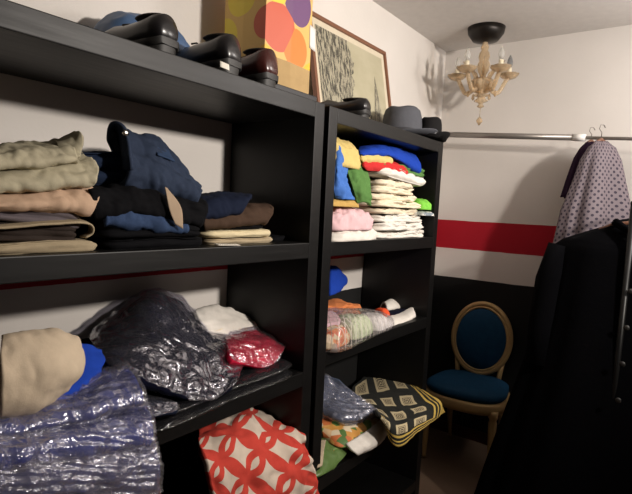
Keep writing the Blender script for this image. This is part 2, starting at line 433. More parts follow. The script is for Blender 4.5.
COAT = cloth('black_wool', (.0022, .0022, .003), .15, 1.0); COAT.node_tree.nodes['Principled BSDF'].inputs['Specular IOR Level'].default_value = .05
LEATH = plain('black_leather', (.010, .009, .010), .28); BRLEATH = plain('oxblood_leather', (.05, .012, .010), .25); SOLE = plain('dark_rubber', (.012, .011, .010), .55)
WOOD = plain('frame_wood', (.20, .085, .045), .4); STEEL = plain('grey_tube', (.24, .22, .20), .35, .6); WPLAS = plain('white_plastic', (.72, .70, .67), .4)

# ---------------------------------------------------------------- the room
XW, YW, ZC = 1.793, .3776, 2.447
def st(name, a, b, mat):
    return tag(MB().box(a, b).done(name, mat, smooth=False), kind='structure')
st('floor', (-2.6, -3.4, -.05), (XW, YW, 0), M_FLOOR)
st('ceiling', (-2.6, -3.4, ZC), (XW, YW, ZC+.05), M_CEIL)
st('wall_back', (-2.6, YW, -.05), (XW+.08, YW+.08, ZC+.05), M_WALLB)
st('wall_right', (XW, -3.4, -.05), (XW+.08, YW, ZC+.05), M_WALL)
st('wall_left', (-2.68, -3.4, -.05), (-2.6, YW+.08, ZC+.05), M_DIM)
st('wall_front', (-2.6, -3.48, -.05), (XW+.08, -3.4, ZC+.05), M_DIM)
M_BASE = plain('dark_red_baseboard', (.06, .008, .008), .5)
st('baseboard_right', (XW-.012, -3.4, 0), (XW, YW, .07), M_BASE)
tag(MB().tube([(.955, YW-.012, .2), (.955, YW-.012, 1.60)], .009, 10).done('trim_1', WPLAS), kind='structure')

# ---------------------------------------------------------------- shelving
T = .05; TOP = 1.76; Z2 = 1.312; Z3L = .884; Z3R = .926; Z4 = .46; D = .372
def unit(x0, x1, zs, label):
    e = empty('shelving_unit', ((x0+x1)/2, D/2, 0), label, 'shelves', 'black shelving units along the back wall')
    o = Vector(e.location)
    def P(name, a, b):
        a = Vector(a)-o; b = Vector(b)-o
        MB().box(a, b, .0025).done(name, M_BLK, e, smooth=False)
    P('side_panel', (x0, 0, 0), (x0+T, D, TOP)); P('side_panel', (x1-T, 0, 0), (x1, D, TOP))
    P('top_panel', (x0+T, 0, TOP-T), (x1-T, D, TOP))
    for z in zs: P('shelf', (x0+T, 0, z-T), (x1-T, D, z))
    return e
GX, XR = .0265, .9675
unit(-1.25, 0, (Z2, Z3L, Z4, .10), 'black shelving unit holding trousers and packed clothes, nearer the camera on the left')
unit(GX, XR, (Z2, Z3R, Z4, .10), 'black shelving unit with towels and the black and yellow blanket, near the corner')
YF = .025

# ---------------------------------------------------------------- upper left cell: first pile
gA = 'folded trousers in the leftmost pile'
def put(o, label, cat, group=None): return tag(o, label, cat, group)
put(folded('folded_trousers', -1.13, -.752, .02, .33, Z2, .022, BEIGE, 1, 11, .003), 'beige folded trousers lying flat at the bottom of the leftmost pile', 'trousers', gA)
e = empty('folded_trousers', (-.95, .17, Z2+.024), 'dark brown trousers with cream turned edges, second from bottom of leftmost pile', 'trousers', gA)
def loc(o, e):
    o.data.transform(Matrix.Translation(-Vector(e.location))); return o
def folded_p(name, e, *a, **k): return loc(folded(name, *a, parent=e, **k), e)
folded_p('trouser_leg', e, -1.12, -.79, .035, .32, Z2+.025, .034, DKBR, 3, 12, .004, tx=-.05)
o = drape('turned_edge', [[(-1.1, .02, Z2+.045), (-.95, .012, Z2+.052), (-.84, .012, Z2+.06), (-.785, .02, Z2+.058), (-.772, .03, Z2+.04), (-.785, .035, Z2+.03)], [(-1.1, .06, Z2+.050), (-.95, .06, Z2+.058), (-.84, .05, Z2+.066), (-.775, .06, Z2+.064), (-.764, .06, Z2+.042), (-.785, .06, Z2+.03)]], BEIGE, 40, 8, .004, .002, parent=e); loc(o, e)
put(folded('folded_trousers', -1.12, -.785, .03, .33, Z2+.064, .036, MAUVE, 2, 13, .004, tx=-.12), 'grey mauve folded trousers between the dark and the peach pair', 'trousers', gA)
put(drape('folded_trousers', N((.30, [(-30, 192), (10, 190), (45, 184), (75, 182)]), (.10, [(-30, 193), (12, 192), (58, 186), (86, 186)]), (.05, [(-32, 196), (14, 195), (60, 191), (95, 193)]), (.025, [(-32, 203), (14, 202), (60, 200), (98, 199)]), (.02, [(-32, 208), (14, 206), (62, 206), (92, 211)]), (.05, [(-30, 210), (14, 208), (62, 209), (86, 213)]), (.2, [(-30, 210), (14, 208), (50, 208), (74, 210)])), PEACH, 60, 50, .012, .006, 14, 14), 'peach folded trousers in the middle of the leftmost pile', 'trousers', gA)
put(drape('folded_trousers', N((.30, [(-30, 172), (10, 168), (40, 164), (66, 158)]), (.14, [(-32, 170), (12, 167), (55, 161), (80, 156)]), (.06, [(-32, 172), (14, 170), (60, 165), (95, 166)]), (.03, [(-32, 179), (14, 178), (60, 175), (98, 173)]), (.02, [(-32, 189), (14, 188), (62, 183), (94, 181)]), (.05, [(-30, 192), (14, 190), (62, 186), (90, 184)]), (.2, [(-30, 192), (14, 190), (50, 186), (74, 184)])), KHAKI, 60, 50, .012, .008, 14, 15), 'light khaki crumpled trousers just under the topmost pair', 'trousers', gA)
e = empty('folded_trousers', at(30, 160, y=.15), 'light khaki trousers on top of the leftmost pile, corner sticking up', 'trousers', gA)
loc(drape('trouser_leg', N((.28, [(-30, 154), (10, 151), (40, 148), (62, 144)]), (.15, [(-32, 149), (12, 147), (40, 145), (66, 142)]), (.06, [(-32, 152), (14, 151), (45, 150), (72, 147)]), (.03, [(-32, 159), (14, 158), (48, 157), (76, 155)]), (.03, [(-32, 167), (14, 166), (50, 163), (78, 160)]), (.1, [(-30, 170), (14, 167), (48, 164), (74, 160)])), KHAKI, 56, 46, .012, .008, 14, 16, parent=e), e)
loc(drape('raised_corner', N((.12, [(56, 143), (66, 139), (76, 134)]), (.07, [(58, 147), (70, 142), (82, 134)]), (.045, [(58, 155), (70, 150), (83, 143)]), (.03, [(56, 161), (68, 160), (80, 157)])), KHAKI, 24, 24, .010, .004, 16, 4, parent=e), e)

# second pile : jeans
gB = 'dark jeans and trousers in the middle pile'
put(folded('folded_trousers', -.74, -.455, .02, .33, Z2, .024, BLACK, 1, 21, .003), 'black folded trousers flat on the shelf under all the jeans', 'trousers', gB)
put(folded('folded_trousers', -.745, -.46, .03, .33, Z2+.026, .034, BLACK, 2, 22, .004), 'black folded trousers just below the faded blue jeans', 'trousers', gB)
put(drape('folded_jeans', N((.20, [(104, 206), (128, 204), (150, 208), (172, 216)]), (.06, [(104, 206), (130, 204), (156, 211), (180, 219)]), (.03, [(106, 213), (132, 213), (157, 219), (186, 225)]), (.025, [(104, 223), (134, 224), (158, 228), (188, 230)]), (.05, [(104, 226), (134, 227), (158, 230), (184, 232)])), JEANM, 50, 40, .012, .009, 14, 23), 'faded mid blue folded jeans between two black pairs', 'jeans', gB)
put(drape('folded_trousers', N((.24, [(90, 188), (125, 186), (160, 190), (192, 200)]), (.06, [(88, 192), (125, 189), (162, 195), (205, 205)]), (.03, [(90, 204), (125, 202), (160, 205), (206, 214)]), (.028, [(94, 216), (125, 211), (158, 214), (202, 224)]), (.06, [(96, 218), (125, 213), (158, 216), (196, 226)])), BLACK, 56, 44, .014, .009, 13, 24), 'black crumpled trousers lying directly under the top blue jeans', 'trousers', gB)
put(folded('folded_jeans', -.80, -.60, .10, .35, Z2+.140, .072, JEAND, 2, 25, .005), 'dark navy jeans folded behind the top blue jeans at the left', 'jeans', gB)
JB = Z2+.150
e = empty('jeans', (-.59, .15, JB), 'blue denim jeans on top of the middle pile, waistband standing open', 'jeans', gB)
loc(drape('leg_panel', N((.24, [(116, 140), (138, 142), (156, 146), (176, 166), (195, 188)]), (.19, [(119, 130), (140, 137), (158, 139), (178, 163), (197, 185)]), (.12, [(124, 142), (142, 150), (160, 156), (178, 172), (200, 190)]), (.06, [(130, 158), (148, 166), (165, 173), (182, 184), (200, 195)]), (.05, [(128, 173), (148, 179), (165, 185), (182, 193), (197, 198)]), (.07, [(120, 186), (148, 193), (168, 198), (192, 203)])), JEAN, 56, 50, .014, .011, 11, 26, parent=e), e)
loc(drape('inner_lining', N((.22, [(112, 131), (124, 131)]), (.21, [(113, 150), (128, 152)]), (.16, [(108, 172), (130, 172)])), JEAND, 10, 14, .008, .002, parent=e), e)
loc(drape('waistband', NN([(113, 152, .15), (108, 138, .13), (110, 126, .11), (117, 123, .09), (125, 129, .07), (129, 146, .05), (132, 170, .04)], [(116, 152, .17), (111, 139, .16), (112.5, 129, .14), (118, 127, .12), (122, 134, .10), (125.5, 149, .07), (128, 170, .06)], [(119, 150, .20), (115, 140, .20), (115, 133, .19), (118, 132, .18), (120, 138, .15), (122, 150, .11), (124, 169, .09)]), JEAN, 44, 14, .008, .002, parent=e), e)
bo = Vector(e.location)
MB().lathe([(.002, 0), (.008, .001), (.008, .004), (.003, .006)], n=14).done('button', plain('bright_metal', (.7, .68, .62), .25, 1), e).matrix_local = Matrix.Translation(at(125, 133, y=.062)-bo) @ Matrix.Rotation(PI/2, 4, 'X')
loc(drape('back_pocket', N((.155, [(152, 148), (166, 153)]), (.115, [(155, 158), (172, 165)])), denim('pocket_denim', (.010, .019, .045), (.036, .062, .12)), 12, 12, .004, .002, 13, 26, parent=e, off=-.011), e)
c1, c2, c3 = at(165, 187, y=.012), at(183, 229, y=.006), at(154, 208, y=.010)
put(drape('swing_tag', [[c1, c1+Vector((.006, 0, -.002))], [(c1+c2)/2+Vector((-.018, -.004, .0)), (c1+c2)/2+Vector((.016, -.004, .004))], [c2+Vector((-.024, 0, .012)), c2]], TAN, 10, 16, .002, .0005), 'tan card swing tag hanging in front of the black trousers', 'tag')

# third pile
gC = 'folded trousers beside the side panel'
put(folded('folded_trousers', -.435, -.15, .05, .30, Z2, .018, BEIGE, 1, 31, .002), 'beige folded trousers at the bottom of the small pile by the panel', 'trousers', gC)
put(folded('folded_trousers', -.437, -.158, .05, .30, Z2+.019, .021, CREAM, 1, 32, .002), 'cream folded trousers under the brown pair', 'trousers', gC)
put(folded('folded_trousers', -.43, -.17, .07, .30, Z2+.042, .016, BLACK, 1, 33, .002), 'thin black slab standing in for the shaded gap between the cream and brown pairs', 'trousers', gC)  # black slab added as the shade in the gap, no garment of its own
put(drape('folded_trousers', N((.28, [(208, 206), (232, 204), (258, 206)]), (.14, [(205, 207), (236, 205), (268, 205)]), (.08, [(203, 211), (238, 208), (273, 209)]), (.06, [(203, 220), (238, 217), (271, 216)]), (.07, [(204, 228), (236, 226), (264, 223)]), (.2, [(206, 228), (234, 226), (256, 222)])), BROWN, 44, 40, .010, .006, 16, 34), 'dark brown folded trousers under the navy pair', 'trousers', gC)
put(drape('folded_trousers', N((.30, [(196, 198), (218, 195), (238, 194)]), (.15, [(195, 198), (222, 194), (251, 196)]), (.07, [(196, 205), (221, 201), (250, 199)]), (.05, [(199, 217), (221, 214), (241, 212)]), (.1, [(202, 219), (222, 216), (238, 213)])), NAVY, 44, 40, .012, .006, 14, 35), 'navy folded trousers on top of the small pile by the panel', 'trousers', gC)
put(drape('paper_slip', [[(-.44, .004, Z2+.004), (-.36, .002, Z2+.002)], [(-.43, .04, Z2+.006), (-.35, .03, Z2+.003)]], cloth('paper', (.7, .66, .58)), 6, 6, .001, .0), 'white paper slip on the shelf edge before the cream trousers', 'paper')
put(folded('folded_scarf', -.135, -.058, .08, .28, Z2, .014, BLACK, 1, 36, .004), 'small black folded scarf on the shelf against the side panel', 'scarf')

# ---------------------------------------------------------------- middle left cell : packed clothes
def packed(name, label, cat, group, pts, z0, hf, mat, seed, wr=.008, grow=.05, lift=.007, cr_=.006, base=None, smooth=True, post=None, film=None):
    film = film or M_FILM
    c = (sum(p[0] for p in pts)/len(pts), sum(p[1] for p in pts)/len(pts))
    e = empty(name, (c[0], c[1], z0), label, cat, group)
    loc(heap('garment', pts, z0+.002, hf, mat, seed, wr, parent=e, base=base, post=post), e)
    loc(heap('plastic_sleeve', pts, z0, lambda x, y: hf(x, y)+lift, film, seed, wr, parent=e, crumple=cr_, grow=grow, base=base, smooth=smooth, post=post), e)
    return e
gP = 'clothes packed in clear plastic'
for k, (x0, x1, y0, z0) in enumerate(((-.66, -.10, .0, Z3L), (-.64, -.085, .015, Z3L+.022))):
    packed('packed_garment', ['flat black garment in clear plastic at the very bottom of the packed heap', 'flat black garment in clear plastic directly under the red shirt'][k], 'packed clothes', gP,
           [(x0, y0), (-.37, y0-.005), (x1, y0+.015), (x1+.01, .2), (x1, .3), (-.37, .31), (x0, .30)], z0, lambda x, y: .016, BLACK, 41+k, .002, .03, .003, .003)
def packed_d(name, label, net, mat, film, seed, th=.016, wr=.008, cr_=.004, ext=.0, fr=10, streak=.005):
    fl_ = [p for r in net for p in r]; c = Vector((sum(p.x for p in fl_)/len(fl_), sum(p.y for p in fl_)/len(fl_), min(p.z for p in fl_)))
    e = empty(name, c, label, 'packed clothes', gP)
    loc(drape('garment', net, mat, 50, 44, th, wr, fr, seed, parent=e), e)
    cc = sum((Vector(p) for p in fl_), Vector())/len(fl_)
    loc(drape('plastic_sleeve', [[cc+(p-cc)*(1+ext) for p in r] for r in net], film, 60, 50, .0015, wr*1.1, fr, seed, parent=e, off=-(th/2+.006), crumple=cr_, streak=streak), e)
    return e
packed_d('packed_garment', 'large dark navy garment in crumpled clear plastic, biggest of the packed heap',
  N((.34, [(104, 352), (128, 330), (152, 312), (174, 318), (200, 335), (222, 345)]), (.29, [(100, 338), (125, 314), (150, 297), (171, 301), (198, 321), (225, 337)]), (.20, [(98, 345), (122, 328), (152, 313), (178, 321), (205, 336), (238, 344)]), (.10, [(103, 357), (128, 348), (158, 345), (185, 352), (212, 357), (240, 361)]), (.03, [(111, 368), (135, 371), (160, 375), (188, 380), (212, 382), (236, 376)]), (.0, [(120, 374), (145, 384), (165, 392), (188, 399), (210, 399), (232, 387)])),
  DNAVY, M_FILM, 44, .02, .010, .003, .05, 8)
packed_d('packed_garment', 'crimson shirt in clear plastic in front of the white folded cloths',
  N((.20, [(226, 339), (248, 333), (270, 333), (290, 336)]), (.12, [(227, 347), (248, 344), (270, 343), (288, 344)]), (.07, [(228, 356), (248, 357), (268, 356), (281, 353)]), (.05, [(231, 362), (247, 366), (262, 368), (273, 364)])), CRIM, M_FILM, 45, .016, .005, .004, .06, 12)
packed_d('packed_garment', 'dark navy garment in thin plastic lying between the blue packs and the biggest one',
  N((.16, [(88, 352), (110, 368), (140, 386)]), (.06, [(90, 366), (116, 384), (158, 402)]), (.0, [(100, 384), (126, 402), (172, 408)]), (-.02, [(118, 402), (140, 418), (176, 414)])), NAVY, M_FILM, 46, .016, .005, .003, .02, 12)
put(folded('folded_jumper', -.40, -.075, .20, .36, Z3L+.047, .060, BLACK, 2, 46), 'black folded jumper underneath the white folded cloths at the back', 'jumper')
gW = 'white folded cloths behind the packed clothes'
put(folded('folded_cloth', -.39, -.075, .20, .36, Z3L+.112, .022, IVORY, 1, 47, .006, tx=-.12), 'ivory folded cloth lying wide behind the crimson shirt', 'cloth', gW)
put(drape('crumpled_cloth', N((.33, [(192, 320), (214, 312), (238, 318), (256, 322)]), (.28, [(194, 312), (216, 307), (240, 314), (262, 320)]), (.23, [(199, 322), (222, 322), (246, 322), (267, 327)]), (.20, [(207, 331), (228, 335), (248, 334), (264, 333)])), WHITE, 36, 30, .012, .008, 15, 48), 'white crumpled cloth on top of the ivory one by the panel', 'cloth', gW)
# packages at the left, overhanging the shelf edge
def droop(y_edge, k):
    def f(v):
        v = list(v)
        if v[1] < y_edge: v[2] -= k*(y_edge-v[1])**1.35
        return v
    return f
PKB = cloth('packed_blue_cotton', (.014, .03, .19)); PKG = cloth('packed_grey_cotton', (.05, .045, .06))
def flat(h): return lambda x, y: h
packed('packed_garment', 'grey garment in clear plastic lying flat on the shelf underneath the blue packs', 'packed clothes', gP,
       [(-1.12, -.13), (-.9, -.15), (-.74, -.15), (-.69, -.10), (-.665, .02), (-.70, .12), (-.9, .16), (-1.12, .16)], Z3L, flat(.042), PKG, 51, .010, .03, .008, .005, film=M_MILK, post=droop(-.02, 3.2))
packed_d('packed_garment', 'blue garment in clear plastic, drooping lowest over the left shelf edge', N((-.06, [(-30, 462), (20, 456), (75, 448), (122, 442), (151, 440)]), (-.11, [(-30, 470), (20, 464), (76, 456), (124, 452), (154, 450)]), (-.135, [(-30, 486), (20, 482), (78, 476), (126, 472), (157, 466)]), (-.14, [(-30, 508), (20, 505), (80, 502), (128, 498), (158, 490)])), cloth('packed_slate_blue', (.05, .055, .13)), M_MILK, 151, .016, .007, .002, .015, 13)
packed_d('packed_garment', 'blue garment in clear plastic, second pack up at the left shelf edge', N((.0, [(-30, 436), (20, 430), (75, 420), (120, 412), (142, 408)]), (-.06, [(-30, 440), (20, 434), (76, 424), (122, 416), (147, 414)]), (-.105, [(-30, 452), (20, 447), (78, 438), (124, 431), (151, 427)]), (-.12, [(-30, 466), (20, 461), (78, 452), (124, 446), (150, 441)]), (-.09, [(-30, 470), (20, 465), (78, 456), (122, 449), (146, 444)])), PKB, M_MILK, 152, .016, .007, .002, .02, 13)
packed_d('packed_garment', 'blue garment in clear plastic, top pack below the cream sack', N((.07, [(-30, 404), (20, 396), (70, 382), (104, 372), (125, 366)]), (.0, [(-30, 412), (20, 404), (72, 390), (108, 379), (129, 372)]), (-.05, [(-30, 424), (20, 417), (74, 403), (112, 392), (136, 386)]), (-.08, [(-30, 436), (20, 430), (74, 417), (114, 406), (142, 400)]), (-.05, [(-30, 440), (20, 434), (74, 421), (112, 411), (138, 405)])), PKB, M_MILK, 153, .016, .007, .002, .03, 13)
put(drape('blue_garment', NN([(40, 352, .05), (64, 350, .05), (82, 346, .06), (99, 352, .07)], [(42, 372, .0), (68, 368, .01), (86, 364, .02), (102, 363, .04)], [(30, 402, -.04), (60, 396, -.035), (80, 386, -.02), (97, 375, .01)], [(30, 410, -.02), (62, 406, -.015), (82, 395, .0), (99, 381, .03)]), BLUE, 36, 36, .014, .006, 12, 54), 'bright royal blue garment tucked behind the cream sack', 'clothes')
e = empty('cloth_sack', at(40, 404, y=-.07), 'cream canvas sack at the left edge above the blue packs', 'sack')
o = drape('sack_body', NN([(2, 346, .06), (30, 343, .06), (54, 342, .06), (73, 347, .05)], [(2, 338, .0), (32, 333, .0), (56, 333, .0), (75, 340, .0)], [(0, 355, -.06), (32, 352, -.07), (58, 352, -.07), (80, 355, -.04)], [(0, 380, -.09), (32, 378, -.09), (55, 374, -.09), (78, 373, -.06)], [(0, 408, -.08), (32, 405, -.08), (48, 397, -.07), (65, 387, -.05)], [(0, 414, -.03), (32, 410, -.03), (48, 402, -.03), (66, 390, -.02)]), SACK, 40, 44, .016, .006, 11, 55, parent=e); loc(o, e)
# ---------------------------------------------------------------- lower left cell
put(drape('patterned_cloth', NN([(207, 432, .27), (226, 424, .27), (246, 420, .27), (264, 423, .26), (280, 432, .22)], [(203, 427, .22), (224, 416, .22), (243, 411, .22), (262, 412, .20), (288, 429, .10)], [(198, 438, .10), (222, 426, .11), (248, 420, .11), (273, 426, .07), (304, 439, -.02)], [(202, 452, .03), (225, 445, .03), (250, 440, .02), (278, 445, .0), (305, 447, -.03)], [(208, 472, .0), (230, 470, -.01), (255, 470, -.02), (285, 471, -.03), (313, 468, -.04)], [(212, 494, -.01), (232, 495, -.015), (258, 497, -.025), (288, 496, -.035), (318, 490, -.045)], [(214, 512, .0), (234, 513, -.01), (260, 515, -.02), (290, 513, -.03), (320, 506, -.04)]), petal_mat(), 70, 70, .02, .020, 7, 61), 'red and cream petal patterned cloth heaped in the lowest left cell', 'cloth')

# ---------------------------------------------------------------- upper right cell
gL = 'coloured cloths in the left heap of the towel cell'
put(heap('folded_cloth', [(.085, .02), (.2, -.01), (.35, .005), (.43, .04), (.42, .2), (.3, .3), (.09, .3)], Z2, lambda x, y: .05, WHITE, 71, .016, 13), 'white folded cloth at the bottom left under the pale pink cloth', 'cloth', gL)
put(heap('pink_cloth', [(.09, .03), (.2, .005), (.34, .01), (.42, .06), (.42, .2), (.3, .3), (.1, .3)], Z2+.038, lambda x, y: .085-.10*max(0, x-.22), PINK, 72, .022, 13), 'pale pink crumpled cloth at the lower left of the towel cell', 'cloth', gL)
put(heap('ochre_cloth', [(.085, .04), (.2, .02), (.29, .03), (.31, .1), (.25, .25), (.1, .25)], Z2+.122, lambda x, y: .032, cloth('ochre_print', (.50, .32, .10)), 73, .007, 14), 'ochre crumpled cloth squeezed between the pink and blue cloths', 'cloth', gL)
put(heap('dark_green_cloth', [(.20, .07), (.33, .05), (.40, .10), (.38, .26), (.22, .28)], Z2+.150, lambda x, y: .10, DGREEN, 74, .008, 9), 'dark green cloth behind the hanging green one', 'cloth', gL)
put(drape('green_cloth', [[at(344, 161, y=.07), at(352, 158, y=.05), at(362, 163, y=.06)], [at(347, 172, y=.045), at(356, 168, y=.03), at(367, 176, y=.045)], [at(352, 186, y=.03), at(360, 184, y=.015), at(369, 190, y=.03)], [at(357, 203, y=.03), at(364, 202, y=.02), at(371, 206, y=.04)]], GREEN, 30, 40, .012, .012, seed=75), 'mid green cloth hanging down the front of the left heap', 'cloth', gL)
put(drape('blue_cloth', [[at(334, 147, y=.05), at(339, 146, y=.035), at(345, 152, y=.06)], [at(333, 165, y=.03), at(339, 163, y=.012), at(346, 168, y=.035)], [at(333, 185, y=.02), at(340, 183, y=.005), at(347, 186, y=.025)], [at(335, 198, y=.03), at(344, 199, y=.015), at(354, 200, y=.03)]], SKY, 30, 40, .012, .012, seed=76), 'medium blue cloth hanging at the front left edge of the towel cell', 'cloth', gL)
put(heap('yellow_towel', [(.09, .05), (.18, .02), (.28, .03), (.33, .08), (.31, .2), (.2, .27), (.1, .27)], Z2+.262, lambda x, y: .108-.12*max(0, x-.22), YELLOW, 77, .019, 11), 'yellow towel on top of the left heap, upper left corner of its cell', 'towel', gL)
put(heap('grey_cloth', [(.10, .09), (.19, .07), (.19, .26), (.10, .26)], Z2+.158, lambda x, y: .10, cloth('grey_cloth', (.2, .2, .2)), 78, .005), 'grey cloth under the yellow towel behind the blue cloth', 'cloth', gL)
gR = 'towels in the tall right stack of the towel cell'
rng = random.Random(5)
z = Z2
labs = ['white towel lowest in the tall stack, resting on the shelf', 'white towel second from the shelf in the tall stack', 'white towel third from the shelf, with a grey print hanging at its right']
for k, h in enumerate((.030, .032, .030)):
    put(folded('folded_towel', .43+.01*k, .895-.02*k, .02, .32, z, h, WHITE, 2, 80+k, .010, rad=.05, rz=(-.03, .04, -.02)[k]), labs[k], 'towel', gR); z += h+.003
put(heap('printed_cloth', [(.80, .01), (.88, -.015), (.912, .03), (.90, .12), (.82, .12)], Z2+.101, lambda x, y: .022, blob_mat('grey_white_print', [(.7, .68, .64), (.2, .24, .28), (.7, .68, .64), (.66, .66, .60), (.35, .38, .36)], 55).m, 84, .006, 20), 'grey and white printed cloth at the right end below the lime cloth', 'cloth', gR)
ivl = ['ivory towel lowest of the cream towels above the white ones', 'ivory towel second up among the cream towels', 'ivory towel third up, middle of the cream towels', 'ivory towel fourth up among the cream towels', 'ivory towel just under the rolled cream towel']
z = Z2+.102
for k in range(5):
    h = .026; put(folded('folded_towel', .425+.006*rng.random(), .80+.05*rng.random()-.012*k, .02+.018*rng.random(), .32, z, h, IVORY, 1+k % 2, 90+k, .007+.002*(k % 3), rad=.04, rz=rng.uniform(-.05, .05)), ivl[k], 'towel', gR); z += h+.0025
put(folded('folded_towel', .42, .86, .012, .33, z, .036, WHITE, 1, 96, .006, tx=-.06, rad=.05), 'rolled cream towel with a rounded edge under the green cloth', 'towel', gR)
put(heap('lime_cloth', [(.80, .02), (.86, -.005), (.905, .03), (.90, .13), (.82, .14)], Z2+.128, lambda x, y: .050, LIME, 97, .009, 14), 'small lime green cloth at the right of the ivory towels', 'cloth', gR)
z += .040
put(folded('folded_cloth', .36, .87, .03, .33, z, .030, GREEN, 2, 98, .007, tx=-.03), 'dull green folded cloth under the red one in the tall stack', 'cloth', gR)
put(drape('folded_cloth', N((.25, [(366, 163), (384, 162), (398, 166)]), (.06, [(363, 161), (384, 160), (404, 167)]), (.03, [(363, 166), (385, 166), (408, 172)]), (.035, [(366, 170), (386, 172), (404, 177)])), RED, 36, 26, .010, .006, 15, 99), 'red folded cloth between the green and blue ones', 'cloth', gR)
put(drape('folded_cloth', N((.22, [(362, 156), (376, 156), (388, 159)]), (.055, [(361, 154), (376, 154), (391, 158)]), (.03, [(361, 159), (376, 158), (392, 162)]), (.035, [(363, 163), (376, 163), (388, 165)])), YELLOW, 30, 24, .008, .004, 16, 100), 'yellow folded cloth at the left under the royal blue one', 'cloth', gR)
put(drape('folded_cloth', N((.30, [(356, 156), (374, 152), (394, 154), (408, 158)]), (.15, [(360, 149), (378, 146), (398, 149), (413, 154)]), (.06, [(358, 151), (380, 148), (400, 152), (417, 160)]), (.03, [(361, 154), (384, 153), (402, 160), (420, 170)]), (.05, [(364, 156), (386, 155), (402, 164), (416, 173)])), BLUE, 50, 36, .014, .006, 12, 101), 'royal blue folded cloth on top of the tall stack', 'cloth', gR)

# ---------------------------------------------------------------- middle right cell
put(drape('blue_garment', [[at(329, 266, y=.30), at(336, 268, y=.30), at(341, 274, y=.31)], [at(329, 278, y=.27), at(338, 278, y=.27), at(346, 281, y=.29)], [at(329, 296, y=.25), at(334, 294, y=.25), at(339, 290, y=.27)]], BLUE, 16, 16, .02, .005, seed=110), 'royal blue garment standing at the back left of the net bag cell', 'clothes')
gN = 'small cloths inside the net bag'
def hl(h0, h1, x0=.10, x1=.62): return lambda x, y: h0+(h1-h0)*max(0, min(1, (x-x0)/(x1-x0)))
put(heap('white_cloth', [(.085, .12), (.2, .10), (.26, .16), (.22, .30), (.09, .30)], Z3R, lambda x, y: .135, WHITE, 111, .008), 'white cloth heaped behind the pink one in the net bag cell', 'cloth')
put(heap('rust_cloth', [(.09, .02), (.17, .0), (.25, .015), (.27, .07), (.2, .10), (.09, .10)], Z3R, lambda x, y: .065, blob_mat('rust_cream_print', [(.55, .14, .05), (.62, .48, .30), (.6, .22, .08), (.64, .5, .3)], 40).m, 112, .008, 14), 'rust and cream patterned cloth at the front left inside the net bag', 'cloth', gN)
put(heap('pink_cloth', [(.09, .08), (.2, .085), (.33, .10), (.30, .18), (.2, .2), (.09, .18)], Z3R, lambda x, y: .112-.1*max(0, x-.2), PINK, 113, .006, 12), 'pale pink cloth inside the net bag on the middle shelf', 'cloth', gN)
put(heap('pale_green_cloth', [(.28, .02), (.40, .015), (.47, .05), (.46, .14), (.36, .16), (.29, .1)], Z3R, lambda x, y: .075, MINT, 114, .010, 14), 'pale green crumpled cloth at the middle of the net bag', 'cloth', gN)
put(heap('white_cloth', [(.48, .03), (.58, .03), (.63, .08), (.6, .17), (.5, .18)], Z3R, lambda x, y: .05, WHITE, 115, .006, 12), 'white cloth at the right end inside the net bag', 'cloth', gN)
put(folded('folded_cloth', .34, .66, .20, .35, Z3R, .075, ORANGE, 3, 116, .006, tx=-.06), 'orange folded cloth lying behind the net bag', 'cloth')
def net_mat():
    t = NT('net_film'); u, v = t.uv()
    a = t.mth('FRACT', t.mth('MULTIPLY', t.mth('ADD', u, v), 26)); b = t.mth('FRACT', t.mth('MULTIPLY', t.mth('SUBTRACT', u, v), 26))
    ln = t.mth('LESS_THAN', t.mth('MINIMUM', a, b), .13); ht = t.mth('ADD', t.mth('MULTIPLY', ln, .55), .03)
    t.set(Base_Color=(.70, .63, .54), Roughness=.25); t.put(t.b.inputs['Alpha'], ht); return t.m
e = empty('net_bag', (.36, .1, Z3R), 'pale net bag full of small cloths on the middle shelf of the right unit', 'bag')
NB = [(.085, .0), (.16, -.035), (.28, -.02), (.42, -.005), (.56, .005), (.66, .05), (.67, .14), (.55, .19), (.4, .18), (.25, .2), (.10, .2)]
o = heap('bag_net', NB, Z3R-.001, hl(.135, .065), net_mat(), 117, .008, 10, parent=e, smooth=True); loc(o, e)
o = heap('bag_film', NB, Z3R-.001, hl(.139, .069), plastic_mat('clear_bag_film', k=.05, haze=.05), 117, .008, 10, parent=e, crumple=.002, grow=.015); loc(o, e)
put(heap('red_tag', [(.66, .10), (.71, .09), (.735, .14), (.69, .17)], Z3R, lambda x, y: .055, cloth('vermilion_cotton', (.70, .09, .03)), 118, .004), 'small vermilion cloth at the right end of the net bag', 'cloth')
put(drape('folded_shirt', N((.09, [(385, 318), (399, 314), (413, 307)]), (.05, [(386, 322), (400, 319), (414, 311)]), (.03, [(385, 328), (400, 325), (415, 316)]), (.06, [(390, 327), (402, 324), (412, 317)])), WHITE, 24, 20, .010, .004, 16, 119), 'white folded shirt edge at the right end of the middle shelf', 'shirt')
put(drape('navy_cloth', N((.17, [(386, 311), (399, 308), (410, 306)]), (.12, [(386, 314), (400, 311), (412, 308)]), (.08, [(388, 320), (401, 316), (412, 311)])), DNAVY, 20, 20, .010, .003, 16, 120), 'navy cloth lying over the white shirt near the right panel', 'cloth')
put(drape('white_collar', N((.24, [(380, 308), (394, 303), (406, 304)]), (.20, [(384, 303), (396, 298), (407, 300)]), (.15, [(387, 309), (399, 307), (408, 305)]), (.18, [(389, 312), (400, 309), (407, 307)])), WHITE, 24, 20, .010, .004, 16, 8), 'white loose collar curled above the navy cloth', 'collar')

